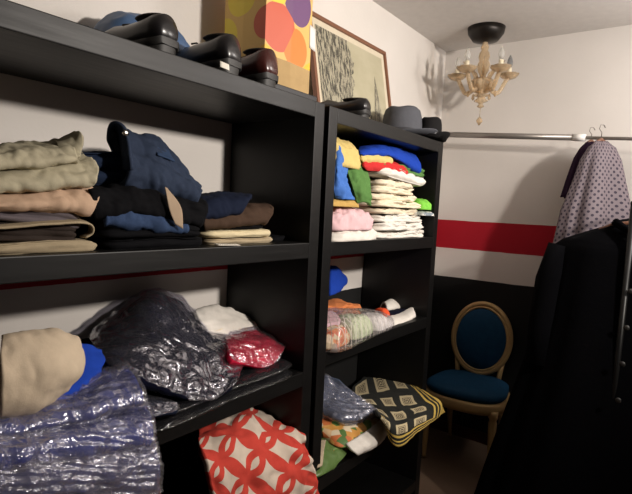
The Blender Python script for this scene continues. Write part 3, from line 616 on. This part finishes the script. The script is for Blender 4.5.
# ---------------------------------------------------------------- lower right cell
fl = blob_mat('floral_print', [(.55, .26, .05), (.60, .40, .22), (.07, .15, .03), (.5, .14, .04), (.62, .52, .36), (.13, .22, .05), (.58, .30, .08)], 32).m
A = lambda x, y, z: at(x, y, z=z)
e = empty('floral_towel', (.4, .1, Z4), 'floral printed orange and green towel with white edges under the blue grey packet', 'towel')
folded_p('folded_body', e, .16, .56, .035, .24, Z4, .055, fl, 2, 130, .004, rad=.04, rz=.10)
o = drape('printed_cloth', [[A(318, 412, .565), A(346, 410, .56), A(372, 402, .55)], [A(318, 422, .56), A(347, 424, .55), A(379, 412, .535)], [A(322, 432, .545), A(347, 436, .535), A(383, 415, .525)], [A(324, 439, .52), A(347, 447, .51), A(386, 419, .51)]], fl, 40, 30, .010, .004, seed=131, parent=e); loc(o, e)
o = drape('white_border', [[A(346, 444, .525), A(366, 432, .53), A(385, 416, .53)], [A(351, 450, .51), A(371, 440, .515), A(390, 421, .515)], [A(356, 454, .49), A(375, 444, .495), A(392, 426, .495)], [A(357, 455, .47), A(376, 446, .475), A(390, 429, .475)]], WHITE, 30, 16, .012, .004, parent=e); loc(o, e)
packed_d('packed_garment', 'blue grey denim in a clear plastic packet on top of the floral towel',
  [[A(316, 376, .69), A(328, 376, .69), A(339, 380, .68)], [A(316, 392, .645), A(336, 391, .64), A(355, 394, .63)], [A(318, 404, .61), A(340, 406, .605), A(366, 404, .595)], [A(324, 413, .585), A(345, 418, .58), A(375, 411, .575)], [A(326, 417, .565), A(345, 422, .56), A(374, 415, .56)]], cloth('packed_steel_blue', (.065, .085, .13)), M_MILK, 131, .016, .004, .003, .02, 12)
gb = empty('green_bag', (.25, .05, Z4), 'green plastic bag at the bottom left of the right unit, before the floral towel', 'bag')
o = drape('bag_body', [[A(316, 437, .52), A(327, 440, .515), A(347, 453, .485)], [A(314, 452, .515), A(327, 452, .51), A(343, 458, .48)], [A(310, 478, .49), A(321, 476, .485), A(332, 468, .47)]], plain('green_plastic', (.10, .17, .05), .35), 26, 20, .012, .005, seed=9, parent=gb, crumple=.003); loc(o, gb)
o = drape('bag_handle', [[A(319, 440, .525), A(326, 440, .522)], [A(319, 452, .528), A(324, 451, .526)], [A(317, 468, .515), A(322, 466, .51)]], cloth('pale_strap', (.42, .34, .24)), 6, 14, .006, .002, parent=gb); loc(o, gb)
# blanket
net = [[A(352, 388, .545), A(372, 372, .55), A(392, 374, .56), A(405, 380, .565)],
       [A(352, 398, .555), A(378, 394, .565), A(402, 390, .572), A(424, 392, .572)],
       [A(358, 402, .57), A(384, 405, .575), A(407, 405, .575), A(436, 399, .568)],
       [A(372, 408, .565), A(394, 418, .565), A(418, 411, .565), A(441, 404, .555)],
       [at(377, 414, y=-.05), at(396, 428, y=-.12), at(418, 420, y=-.14), at(441, 411, y=-.14)],
       [at(383, 418, y=-.06), at(396, 446, y=-.125), at(417, 432, y=-.15), at(439, 416, y=-.145)]]
lu = sum((Vector(net[0][i+1])-Vector(net[0][i])).length for i in range(3)); lv = sum((Vector(net[i+1][0])-Vector(net[i][0])).length for i in range(5))
be = empty('knitted_blanket', (.75, .08, Z4), 'black and yellow knitted blanket with squares, hanging over the lowest shelf edge', 'blanket')
o = drape('top_layer', net, blanket_mat(lu, lv), 60, 60, .012, .003, 14, 140, parent=be); loc(o, be)
BB = cloth('black_knit', (.009, .010, .007)); YB = cloth('yellow_knit', (.52, .36, .09))
folded_p('under_fold', be, .62, .905, -.03, .30, Z4, .085, BB, 3, 141, .004, rad=.04)
o = drape('yellow_fold', [[at(404, 424, y=-.115), at(422, 416, y=-.13), at(442, 407, y=-.13)], [at(402, 434, y=-.115), at(424, 424, y=-.135), at(444, 412, y=-.13)]], YB, 24, 8, .01, .003, seed=12, parent=be); loc(o, be)

# ---------------------------------------------------------------- on top of the units
def shoe(name, x, y0, rz, mat, label, L=.285, hh=.085, group='shoes standing on the left unit with heels to the front'):
    e = empty(name, (x, y0, TOP), label, 'shoe', group, rz); e.scale = (1.14, 1.1, 1.18)
    # sections along local +y: (y, half width, z bottom, top height, squareness)
    sec = [(0.0, .022, .030, .062), (.008, .031, .026, hh*.97), (.03, .036, .024, hh), (.07, .037, .022, hh*.90), (.11, .036, .016, hh*.86), (.15, .040, .009, .075), (.20, .045, .007, .060), (.24, .043, .007, .050), (.27, .031, .008, .040), (L, .012, .011, .026)]
    R = []
    for (y, hw, zb, zt) in sec:
        rg = []
        for j in range(20):
            a = 2*PI*j/20 - PI/2; c, s = math.cos(a), math.sin(a)
            k = 1-.30*max(0, s); rg.append((hw*k*math.copysign(abs(c)**.75, c), y, (zb+zt)/2+(zt-zb)/2*math.copysign(abs(s)**.8, s)))
        R.append(rg)
    MB().rings(R).done('upper', mat, e)
    R = []
    for (y, hw, zb, zt) in [(-.002, .018, .030, 0)] + sec:
        R.append([((hw+.003)*c_, y, zz) for c_, zz in ((-.9, zb-.008), (0, zb-.009), (.9, zb-.008), (1, zb-.003), (1, zb+.005), (0, zb+.006), (-1, zb+.005), (-1, zb-.003))])
    MB().rings(R).done('sole', SOLE, e, angle=40)
    def dee(k, z):
        o_ = []
        for q in range(24):
            a = 2*PI*q/24; x = .036*k*math.copysign(abs(math.cos(a))**.7, math.cos(a)); y = .033+.034*k*math.sin(a)
            if math.sin(a) > 0: x = .036*k*math.copysign(abs(math.cos(a))**.3, math.cos(a))
            o_.append((x, y, z))
        return o_
    MB().rings([dee(.90, 0), dee(.92, .004), dee(.93, .013), dee(.98, .024), dee(.99, .028)]).done('heel', SOLE, e, angle=50)
    # opening lining + laces
    mb = MB(); mb.lathe([(.001, 0), (.9, .0), (1, .003), (.9, .005)], n=24, sx=.024, sy=.045, c=(0, .055, hh*.97-.004)); mb.done('lining', plain('shoe_lining', (.03, .022, .017), .8), e)
    for k in range(3):
        yy = .125+.022*k; zz = hh*.90-.008*k
        MB().tube([(-.018, yy, zz-.006), (0, yy, zz+.001), (.018, yy+.003, zz-.006)], .0022, 6).done('lace', SOLE, e)
    return e
shoe('dress_shoe', -.585, .03, .12, LEATH, 'black leather shoe furthest left on top of the left unit')
shoe('dress_shoe', -.385, .02, .10, LEATH, 'black leather shoe beside the oxblood shoe', hh=.095)
shoe('dress_shoe', -.235, .02, .08, BRLEATH, 'oxblood brown leather shoe in front of the fruit shopping bag', hh=.098)
shoe('dress_shoe', .335, .04, .18, LEATH, 'black leather shoe on the right unit before the framed picture', hh=.075, group=None)
put(drape('price_label', [[(-.455, -.001, TOP+.006), (-.425, -.002, TOP+.004)], [(-.452, .004, TOP+.022), (-.422, .003, TOP+.020)]], cloth('paper', (.7, .66, .58)), 4, 4, .001, 0), 'small white price label on the top edge beside a black shoe', 'label')
put(heap('blue_bag', [(-.60, .22), (-.45, .20), (-.34, .22), (-.32, .33), (-.6, .35)], TOP, lambda x, y: .16, plain('blue_nylon', (.05, .10, .2), .5), 150, .012), 'blue bag slumped behind the black shoes on the left unit', 'bag')
put(MB().box((-.175, .09, TOP), (.075, .33, TOP+.045), .004).done('flat_box', plain('black_card', (.010, .010, .012), .5), smooth=False), 'flat black box under the fruit shopping bag', 'box')
def fruit_mat():
    t = NT('fruit_print'); vo = t.n('ShaderNodeTexVoronoi'); vo.inputs['Scale'].default_value = 8; vo.inputs['Randomness'].default_value = .8
    t.t.links.new(t.obj(), vo.inputs['Vector']); sx = t.n('ShaderNodeSeparateColor'); t.t.links.new(vo.outputs['Color'], sx.inputs[0])
    r = t.n('ShaderNodeValToRGB'); r.color_ramp.interpolation = 'CONSTANT'
    cols = [(.75, .45, .03), (.70, .20, .03), (.14, .06, .16), (.72, .56, .05), (.55, .10, .05), (.20, .09, .22), (.72, .34, .05)]
    while len(r.color_ramp.elements) < 7: r.color_ramp.elements.new(.5)
    for i, c in enumerate(cols): r.color_ramp.elements[i].position = i/7; r.color_ramp.elements[i].color = (*c, 1)
    t.t.links.new(sx.outputs[0], r.inputs[0]); d = vo.outputs['Distance']
    c = t.mix(t.mth('LESS_THAN', d, .60), (.66, .42, .12), r.outputs[0])
    t.set(Base_Color=c, Roughness=.55); return t.m
e = empty('shopping_bag', (-.05, .2, TOP+.046), 'paper shopping bag printed with orange, yellow and purple fruit', 'bag')
bz = TOP+.047
def bagface(z0, z1, mat, name, inset=0):
    mb = MB(); R = []
    for z, gx in ((z0, 0), ((z0+z1)/2, .004), (z1, 0)):
        rg = []
        for (x, y) in ((-.165, .12), (-.05, .112-gx), (.065, .12), (.069+gx, .21), (.065, .30), (-.05, .305), (-.165, .30), (-.17, .21)):
            rg.append(Vector((x+inset*(1 if x < -.05 else -1), y, z))-Vector(e.location))
        R.append(rg)
    mb.rings(R); return mb.done(name, mat, e, smooth=False)
bagface(bz, bz+.085, cloth('tan_paper', (.42, .29, .14)), 'bag_base'); bagface(bz+.085, bz+.36, fruit_mat(), 'printed_panel')
for yy in (.125, .295):
    MB().tube([Vector((-0.110, yy, bz+.35))-e.location, Vector((-0.100, yy, bz+.44))-e.location, Vector((-0.050, yy, bz+.47))-e.location, Vector((0.000, yy, bz+.44))-e.location, Vector((0.010, yy, bz+.35))-e.location], .004, 8).done('bag_handle', cloth('handle_cord', (.5, .33, .12)), e)

o = drape('white_tag', [[(.052, .118, bz+.235), (.084, .118, bz+.228)], [(.056, .118, bz+.16), (.088, .118, bz+.155)]], WPLAS, 4, 6, .0015, 0, parent=e); loc(o, e)

# framed picture leaning on the back wall
FX0, FX1, FH = .335, .985, .478
e = empty('framed_picture', ((FX0+FX1)/2, .262, TOP), 'wood framed print of a cathedral leaning on the wall above the right unit', 'picture')
e.rotation_euler = (-math.asin((.350-.262)/FH), 0, 0)
hw = (FX1-FX0)/2; fb = .018
for nm, a, b in (('frame_rail', (-hw, 0, 0), (hw, .022, fb)), ('frame_rail', (-hw, 0, FH-fb), (hw, .022, FH)), ('frame_stile', (-hw, 0, fb), (-hw+fb, .022, FH-fb)), ('frame_stile', (hw-fb, 0, fb), (hw, .022, FH-fb))):
    MB().box(a, b, .003).done(nm, WOOD, e, smooth=False)
MB().box((-hw+fb, .010, fb), (hw-fb, .016, FH-fb)).done('mat_board', cloth('mat_board', (.62, .55, .42)), e, smooth=False)
def art_mat():
    t = NT('etching'); u, v = t.uv()
    cv = t.n('ShaderNodeCombineXYZ'); t.put(cv.inputs[0], t.mth('MULTIPLY', u, 60)); t.put(cv.inputs[1], t.mth('MULTIPLY', v, 7))
    st_ = t.noise(1.0, 5, cv.outputs[0], .7)
    cv2 = t.n('ShaderNodeCombineXYZ'); t.put(cv2.inputs[0], t.mth('MULTIPLY', u, 4)); t.put(cv2.inputs[1], t.mth('MULTIPLY', v, 4)); cl = t.noise(1.2, 4, cv2.outputs[0])
    sky = t.mix(cl, (.34, .31, .20), (.50, .46, .33)); stone = t.mix(t.mth('GREATER_THAN', st_, .5), (.06, .055, .04), (.36, .33, .24))
    bld = t.mth('LESS_THAN', t.mth('ADD', u, t.mth('MULTIPLY', t.mth('SUBTRACT', cl, .5), .25)), .46)
    sp = t.mth('LESS_THAN', t.mth('ABSOLUTE', t.mth('SUBTRACT', u, .84)), t.mth('MULTIPLY', t.mth('SUBTRACT', .72, v), .13))
    low = t.mth('LESS_THAN', t.mth('ADD', v, t.mth('MULTIPLY', cl, .2)), .30)
    msk = t.mth('MAXIMUM', t.mth('MAXIMUM', bld, sp), low)
    t.set(Base_Color=t.mix(msk, sky, stone), Roughness=.55); return t.m
mg = .045
V = [(-hw+mg, .0085, mg), (hw-mg, .0085, mg), (hw-mg, .0085, FH-mg), (-hw+mg, .0085, FH-mg), (-hw+mg, .0098, mg), (hw-mg, .0098, mg), (hw-mg, .0098, FH-mg), (-hw+mg, .0098, FH-mg)]
me = to_mesh('print', V, [(0, 1, 2, 3), (7, 6, 5, 4), (0, 4, 5, 1), (1, 5, 6, 2), (2, 6, 7, 3), (3, 7, 4, 0)], [(0, 0), (1, 0), (1, 1), (0, 1)]*2)
link('print', me, art_mat(), e, smooth=False)

def hat(c, rz, label, felt, bandm, s=1.0, tilt=(0, 0), ch=.115, cw=.085):
    e = empty('felt_hat', c, label, 'hat', 'felt hats on the right unit', rz); e.rotation_euler = (tilt[0], tilt[1], rz)
    def cf(a, r, z): return r
    prof = [(cw*1.02, .012), (cw*1.02, .03), (cw*.99, .05), (cw*.93, ch*.72), (cw*.84, ch*.90), (cw*.68, ch*.985), (cw*.42, ch), (cw*.15, ch*.985)]
    mb = MB(); mb.lathe(prof, n=40, sx=1.14*s, sy=.94*s)
    for v in mb.bm.verts:   # pinch the front, dent the top
        k = max(0, (v.co.z-.05)/.07)
        if v.co.x < -.03*s: v.co.y *= 1-.22*min(1, k)*min(1, (-v.co.x-.03*s)/.06)
        d = math.hypot(v.co.x/1.1, v.co.y); v.co.z -= .009*math.exp(-(v.co.y/(.03))**2)*min(1, max(0, k))
    mb.done('crown', felt, e)
    mb = MB(); mb.lathe([(cw*.95, .010), (cw*1.25, .005), (cw*1.50, .010), (cw*1.62, .018), (cw*1.64, .0205), (cw*1.60, .021), (cw*1.25, .010), (cw*.95, .015)], n=48, sx=1.12*s, sy=1.0*s)
    for v in mb.bm.verts:
        v.co.z += 1.2*(v.co.y/s)**2*(1 if abs(v.co.y) > .06 else .2)
    mb.done('brim', felt, e)
    mb = MB(); mb.lathe([(cw*1.03, .014), (cw*1.045, .016), (cw*1.04, .040), (cw*1.02, .042)], n=40, sx=1.14*s, sy=.94*s); mb.done('hat_band', bandm, e)
    return e
GREYF = cloth('grey_felt', (.085, .088, .10), .12, .85); BLKF = cloth('black_felt', (.010, .0095, .010), .12, .85)
hat((.825, .15, TOP), .25, 'grey felt hat on the right unit beside the framed picture', GREYF, cloth('dark_band', (.05, .05, .055)), 1.18, ch=.15)
hat((.915, .05, TOP), .1, 'black felt hat at the right front corner of the right unit', BLKF, LEATH, .66, ch=.115, tilt=(.03, .05))

# ---------------------------------------------------------------- chandelier
CX = 1.5
c0 = at(482, 86, x=CX); CY, CZ = c0.y, c0.z
e = empty('chandelier', (CX, CY, ZC), 'amber glass chandelier with candle arms hanging by the corner', 'chandelier')
def glass(name, col):
    t = NT(name); t.set(Base_Color=col, Roughness=.12); t.b.inputs['Transmission Weight'].default_value = .72; t.b.inputs['IOR'].default_value = 1.3; t.b.inputs['Specular IOR Level'].default_value = .6; return t.m
AMB = glass('amber_glass', (.78, .62, .42)); CLR = glass('clear_bulb_glass', (.85, .84, .80)); GRYB = glass('grey_bulb_glass', (.35, .36, .37))
zr = CZ-ZC
MB().lathe([(.02, -.075), (.07, -.065), (.095, -.03), (.10, 0)], n=28).done('canopy', plain('dark_bronze', (.015, .012, .010), .4, .6), e)
flute = lambda a, r, z: r*(1+.07*math.cos(8*a))
MB().lathe([(.012, zr+.03), (.018, zr+.06), (.030, zr+.085), (.034, zr+.11), (.024, zr+.135), (.030, zr+.155), (.026, zr+.175), (.016, zr+.19), (.022, zr+.205), (.014, zr+.225), (.010, -.06)], n=32, fn=flute).done('stem', AMB, e)
MB().lathe([(.012, zr-.045), (.045, zr-.03), (.068, zr-.005), (.072, zr+.015), (.055, zr+.03), (.03, zr+.038)], n=40, fn=flute).done('centre_bowl', AMB, e)
MB().lathe([(.004, zr-.120), (.020, zr-.112), (.010, zr-.100), (.014, zr-.092), (.038, zr-.082), (.020, zr-.068), (.020, zr-.060), (.042, zr-.050), (.014, zr-.042)], n=32, fn=flute).done('lower_bobbin', AMB, e)
mb = MB(); mb.tube([(0, 0, zr-.12), (0, 0, zr-.172)], .0018, 6); mb.done('drop_wire', AMB, e)
MB().lathe([(.002, zr-.215), (.016, zr-.195), (.018, zr-.188), (.008, zr-.172), (.003, zr-.168)], n=12).done('drop', AMB, e)
for k in range(5):
    a = math.radians(20+72*k); ca, sa = math.cos(a), math.sin(a); R_ = .146
    pts = []
    for i in range(13):
        t = i/12; r = .03+(R_-.03)*t; zz = zr+.004-.040*math.sin(PI*min(1, t*1.12))+(.05*max(0, t-.55)/.45)
        pts.append((ca*r, sa*r, zz))
    arm = MB().tube(pts, .0115, 10).done('arm', AMB, e)
    zt = pts[-1][2]
    MB().lathe([(.012, zt-.012), (.034, zt-.004), (.050, zt+.012), (.053, zt+.018), (.049, zt+.019), (.030, zt+.009), (.008, zt+.006)], c=(ca*R_, sa*R_, 0), n=28, fn=flute).done('drip_cup', AMB, arm)
    MB().lathe([(.012, zt+.008), (.012, zt+.05), (.009, zt+.052)], c=(ca*R_, sa*R_, 0), n=14).done('candle_tube', plain('ivory_tube', (.70, .62, .45), .5), arm)
    MB().lathe([(.007, zt+.052), (.014, zt+.066), (.0165, zt+.080), (.012, zt+.098), (.004, zt+.116), (.001, zt+.120)], c=(ca*R_, sa*R_, 0), n=16).done('bulb', GRYB if k == 4 else CLR, arm)
    b = a+.63; cb, sb = math.cos(b), math.sin(b)
    MB().tube([(cb*.035, sb*.035, zr+.03), (cb*.06, sb*.06, zr+.075), (cb*.095, sb*.095, zr+.105), (cb*.115, sb*.115, zr+.125)], [.005, .008, .006, .002], 8).done('glass_leaf', AMB, e)
    MB().lathe([(.002, zr-.065), (.009, zr-.055), (.007, zr-.04), (.002, zr-.028)], c=(cb*.075, sb*.075, 0), n=10).done('hanging_drop', AMB, e)

# ---------------------------------------------------------------- clothes rail and hung clothes
RX = 1.60
ra, rb = at(441, 134.5, x=RX), at(573, 137.5, x=RX); rc = rb + (rb-ra).normalized()*.62
e = empty('clothes_rail', (RX, (ra.y+rc.y)/2, ra.z), 'grey clothes rail running along the striped wall under the chandelier', 'rail')
L_ = lambda p: Vector(p)-Vector(e.location)
rl = ra + (ra-rb).normalized()*((YW-ra.y-.002)/abs((ra-rb).normalized().y))
MB().tube([L_(rl), L_(rb)], .016, 14).done('tube', STEEL, e)
MB().tube([L_(rb), L_(rb+(rb-ra).normalized()*.06)], .0185, 14).done('joint_cap', WPLAS, e)
MB().tube([L_(rb+(rb-ra).normalized()*.045), L_(rc)], .0085, 12).done('inner_tube', STEEL, e)
bk = rc - (rb-ra).normalized()*.03
MB().tube([L_(bk), L_((XW-.004, bk.y, bk.z))], .009, 10).done('wall_bracket', STEEL, e)
mb = MB(); mb.box(L_((RX-.03, YW-.010, ra.z-.03)), L_((RX+.03, YW-.001, ra.z+.035)), .002); mb.done('wall_plate', STEEL, e, smooth=False)

def hung(name, neck, widths, rz, mat, label, cat, group, depthk=.35, folds=7, fa=.02, seed=1, hook=.10, hangmat=None, neckr=.03, parts=None, hg=.152):
    """garment on a hanger: widths = [(dz, half width, centre shift)] downwards from the neck"""
    e = empty(name, neck, label, cat, group, rz)
    R = []; n = 64
    for i, (dz, hw, sh) in enumerate(widths):
        rg = []
        k = min(1, i/ max(1, len(widths)-1)*1.6)
        for j in range(n):
            a = 2*PI*j/n; c, s = math.cos(a), math.sin(a)
            dp = max(.022, hw*depthk); r = 1+fa*k*math.sin(folds*a+seed)+fa*.7*k*math.sin((folds*2+1)*a+seed*2)
            rg.append((sh+hw*r*math.copysign(abs(c)**.85, c), dp*(r+fa*2*k*math.sin(folds*a*1.0+seed))*s, dz+.012*nz(c*2, s*2, seed+i)))
        R.append(rg)
    # densify
    RR = []
    for A, B in zip(R, R[1:]):
        for q in range(4): RR.append([tuple(Vector(a_).lerp(Vector(b_), q/4)) for a_, b_ in zip(A, B)])
    RR.append(R[-1])
    MB().rings(RR).done('body', mat, e)
    hm = hangmat or plain('hanger_wood', (.16, .07, .04), .4)
    h = MB().tube([(-hg, 0, -.045), (-hg*.5, 0, -.002), (0, 0, .012), (hg*.5, 0, -.002), (hg, 0, -.045)], .009, 10).done('hanger', hm, e)
    MB().tube([(0, 0, .012), (0, 0, hook*.55), (.016, 0, hook*.75), (.012, 0, hook*.98), (-.006, 0, hook), (-.018, 0, hook*.85)], .0022, 8).done('hanger_hook', STEEL, h)
    if parts: parts(e)
    return e
def dotm():
    t = NT('dotted_crepe'); u = t.obj(); x = t.n('ShaderNodeSeparateXYZ'); t.t.links.new(u, x.inputs[0]); a = t.mth('MULTIPLY', t.mth('ADD', t.mth('MULTIPLY', t.mth('ARCTAN2', t.mth('MULTIPLY', x.outputs[1], 1.6), x.outputs[0]), .15), x.outputs[2]), 30); b = t.mth('MULTIPLY', t.mth('SUBTRACT', t.mth('MULTIPLY', t.mth('ARCTAN2', t.mth('MULTIPLY', x.outputs[1], 1.6), x.outputs[0]), .15), x.outputs[2]), 30)
    fa_ = t.mth('SUBTRACT', t.mth('FRACT', a), .5); fb_ = t.mth('SUBTRACT', t.mth('FRACT', b), .5)
    f = t.mth('LESS_THAN', t.mth('ADD', t.mth('MULTIPLY', fa_, fa_), t.mth('MULTIPLY', fb_, fb_)), .07); t.set(Base_Color=t.mix(f, (.155, .125, .140), (.022, .015, .03)), Roughness=.8); return t.m
gH = 'clothes hanging at the right of the room'
bn = Vector((1.52, -.60, 1.80))
PURP = cloth('dark_plum_cotton', (.022, .010, .024))
dn = at(601, 142, x=1.56)
hung('blouse', dn, [(.0, .035, 0), (-.03, .075, -.01), (-.09, .11, -.01), (-.2, .14, -.012), (-.35, .185, -.012), (-.5, .205, -.012), (-.66, .22, -.01)], PI/2+.9, dotm(), 'grey lilac blouse with dark dots hanging from the rail end', 'blouse', gH, .62, 6, .05, 2, .085, hg=.055)
pn = at(591, 143, x=1.67)
hung('plum_top', pn, [(.0, .030, 0), (-.03, .06, 0), (-.08, .085, 0), (-.18, .11, 0), (-.29, .135, 0)], PI/2+.9, PURP, 'dark plum top hanging behind the dotted blouse', 'top', gH, .55, 6, .05, 3, .08, hg=.045)
# standing rack with two black coats
RKX0, RKX1, RKY, RKZ = .92, 1.36, -.80, 1.50
e = empty('coat_rack', ((RKX0+RKX1)/2, RKY, 0), 'black standing rack carrying the black coats', 'rack')
rk = lambda p: Vector(p)-Vector(e.location)
BM = plain('black_tube', (.01, .01, .01), .4, .5)
MB().tube([rk((RKX0, RKY, RKZ)), rk((RKX1, RKY, RKZ))], .012, 12).done('top_bar', BM, e)
for x in (RKX0+.01, RKX1-.01):
    MB().tube([rk((x, RKY, .02)), rk((x, RKY, RKZ))], .012, 12).done('post', BM, e)
    MB().tube([rk((x, RKY-.2, .014)), rk((x, RKY+.2, .014))], .013, 12).done('foot', BM, e)
def coat(x, label, dy, k, seed, zoff=0):
    nk = Vector((x, RKY, RKZ-.085+zoff))
    def parts(e):
        for s in (-1, 1):
            pts = [(s*.255, 0, -.10), (s*.285, -.01, -.25), (s*.30, -.02, -.45), (s*.305, -.04, -.62)]
            MB().tube(pts, [.055, .062, .058, .050], 16).done('sleeve', COAT, e)
        MB().tube([(-.07, .02, .0), (-.06, -.045, .01), (0, -.06, -.03), (.06, -.045, .01), (.07, .02, .0), (0, .05, .02)], .016, 10, closed=True).done('collar', COAT, e)
        for i in range(4): MB().lathe([(.003, 0), (.011, .001), (.011, .004), (.003, .005)], n=12).done('button', SOLE, e).matrix_local = Matrix.Translation((.02, -.105-.012*i, -.25-.14*i)) @ Matrix.Rotation(PI/2, 4, 'X')
    return hung('coat', nk, [(.0, .07, 0), (-.03, .16, 0), (-.07, .25, 0), (-.10, .285, 0), (-.2, .29, 0), (-.4, .31*k, 0), (-.65, .36*k, 0), (-.9, .42*k, 0), (-1.15, .48*k, 0), (-1.34, .52*k, 0)], -PI/2+dy, COAT, label, 'coat', gH, .30, 6, .035, seed, .085, parts=parts)
coat(1.02, 'long black coat hanging frontmost on the rack at the right', .0, 1.0, 1)
coat(1.24, 'black coat hanging behind the frontmost coat on the rack', .05, .86, 4)

# ---------------------------------------------------------------- chair
e = empty('medallion_chair', (1.545, -.02, 0), 'gold framed chair with oval blue velvet back by the striped wall', 'chair', None, .06)
# local: faces -x, y lateral
def se(w, d, z, bul=.0, n=64, ex=3.2):
    out = []
    for j in range(n):
        a = 2*PI*j/n; c, s = math.cos(a), math.sin(a)
        x = d*math.copysign(abs(c)**(2/ex), c); y = w*math.copysign(abs(s)**(2/ex), s)
        y *= 1-.10*(x/d)          # wider at the front (-x)
        if x < 0: x -= .03*(1-(y/w)**2)
        out.append((x, y, z))
    return out
MB().rings([se(.20, .185, .35), se(.222, .205, .352), se(.226, .21, .372), se(.226, .21, .402), se(.218, .20, .412), se(.20, .185, .412)]).done('seat_rail', GOLD, e)
MB().rings([se(.205, .19, .410), se(.218, .202, .425), se(.216, .20, .447), se(.195, .18, .460), se(.14, .13, .468), se(.06, .06, .470)]).done('seat', VELVET, e)
for x, y in ((-.17, .185), (-.17, -.185), (.17, .16), (.17, -.16)):
    k = 0 if x < 0 else .05
    MB().tube([(x, y, .375), (x, y, .34), (x, y, .325), (x, y, .31), (x+k*.4, y, .15), (x+k, y, .02), (x+k, y, 0)], [.026, .026, .018, .023, .017, .011, .014], 14).done('leg', GOLD, e)
def oval(t, rx, rz_, off=0): return Vector((.150+.062*((.23+rz_*math.sin(t))/.46)+off, rx*math.cos(t), .678+rz_*math.sin(t)))
for nm, rr, a, b, off in (('back_frame', .017, .178, .208, 0), ('back_bead', .007, .164, .189, -.012)):
    MB().tube([oval(2*PI*i/64, a*.95, b, off) for i in range(64)], rr, 12, closed=True).done(nm, GOLD, e)
R = []
for q, off in ((1, .012), (1, -.006), (.9, -.022), (.6, -.034), (.25, -.038)): R.append([oval(2*PI*i/48, .157*q, .190*q, off) for i in range(48)])
MB().rings(R).done('back_pad', VELVET, e)
for s in (-1, 1):
    MB().tube([(.165, s*.12, .37), (.165, s*.125, .46), (.172, s*.140, .57)], [.018, .015, .014], 12).done('back_post', GOLD, e)
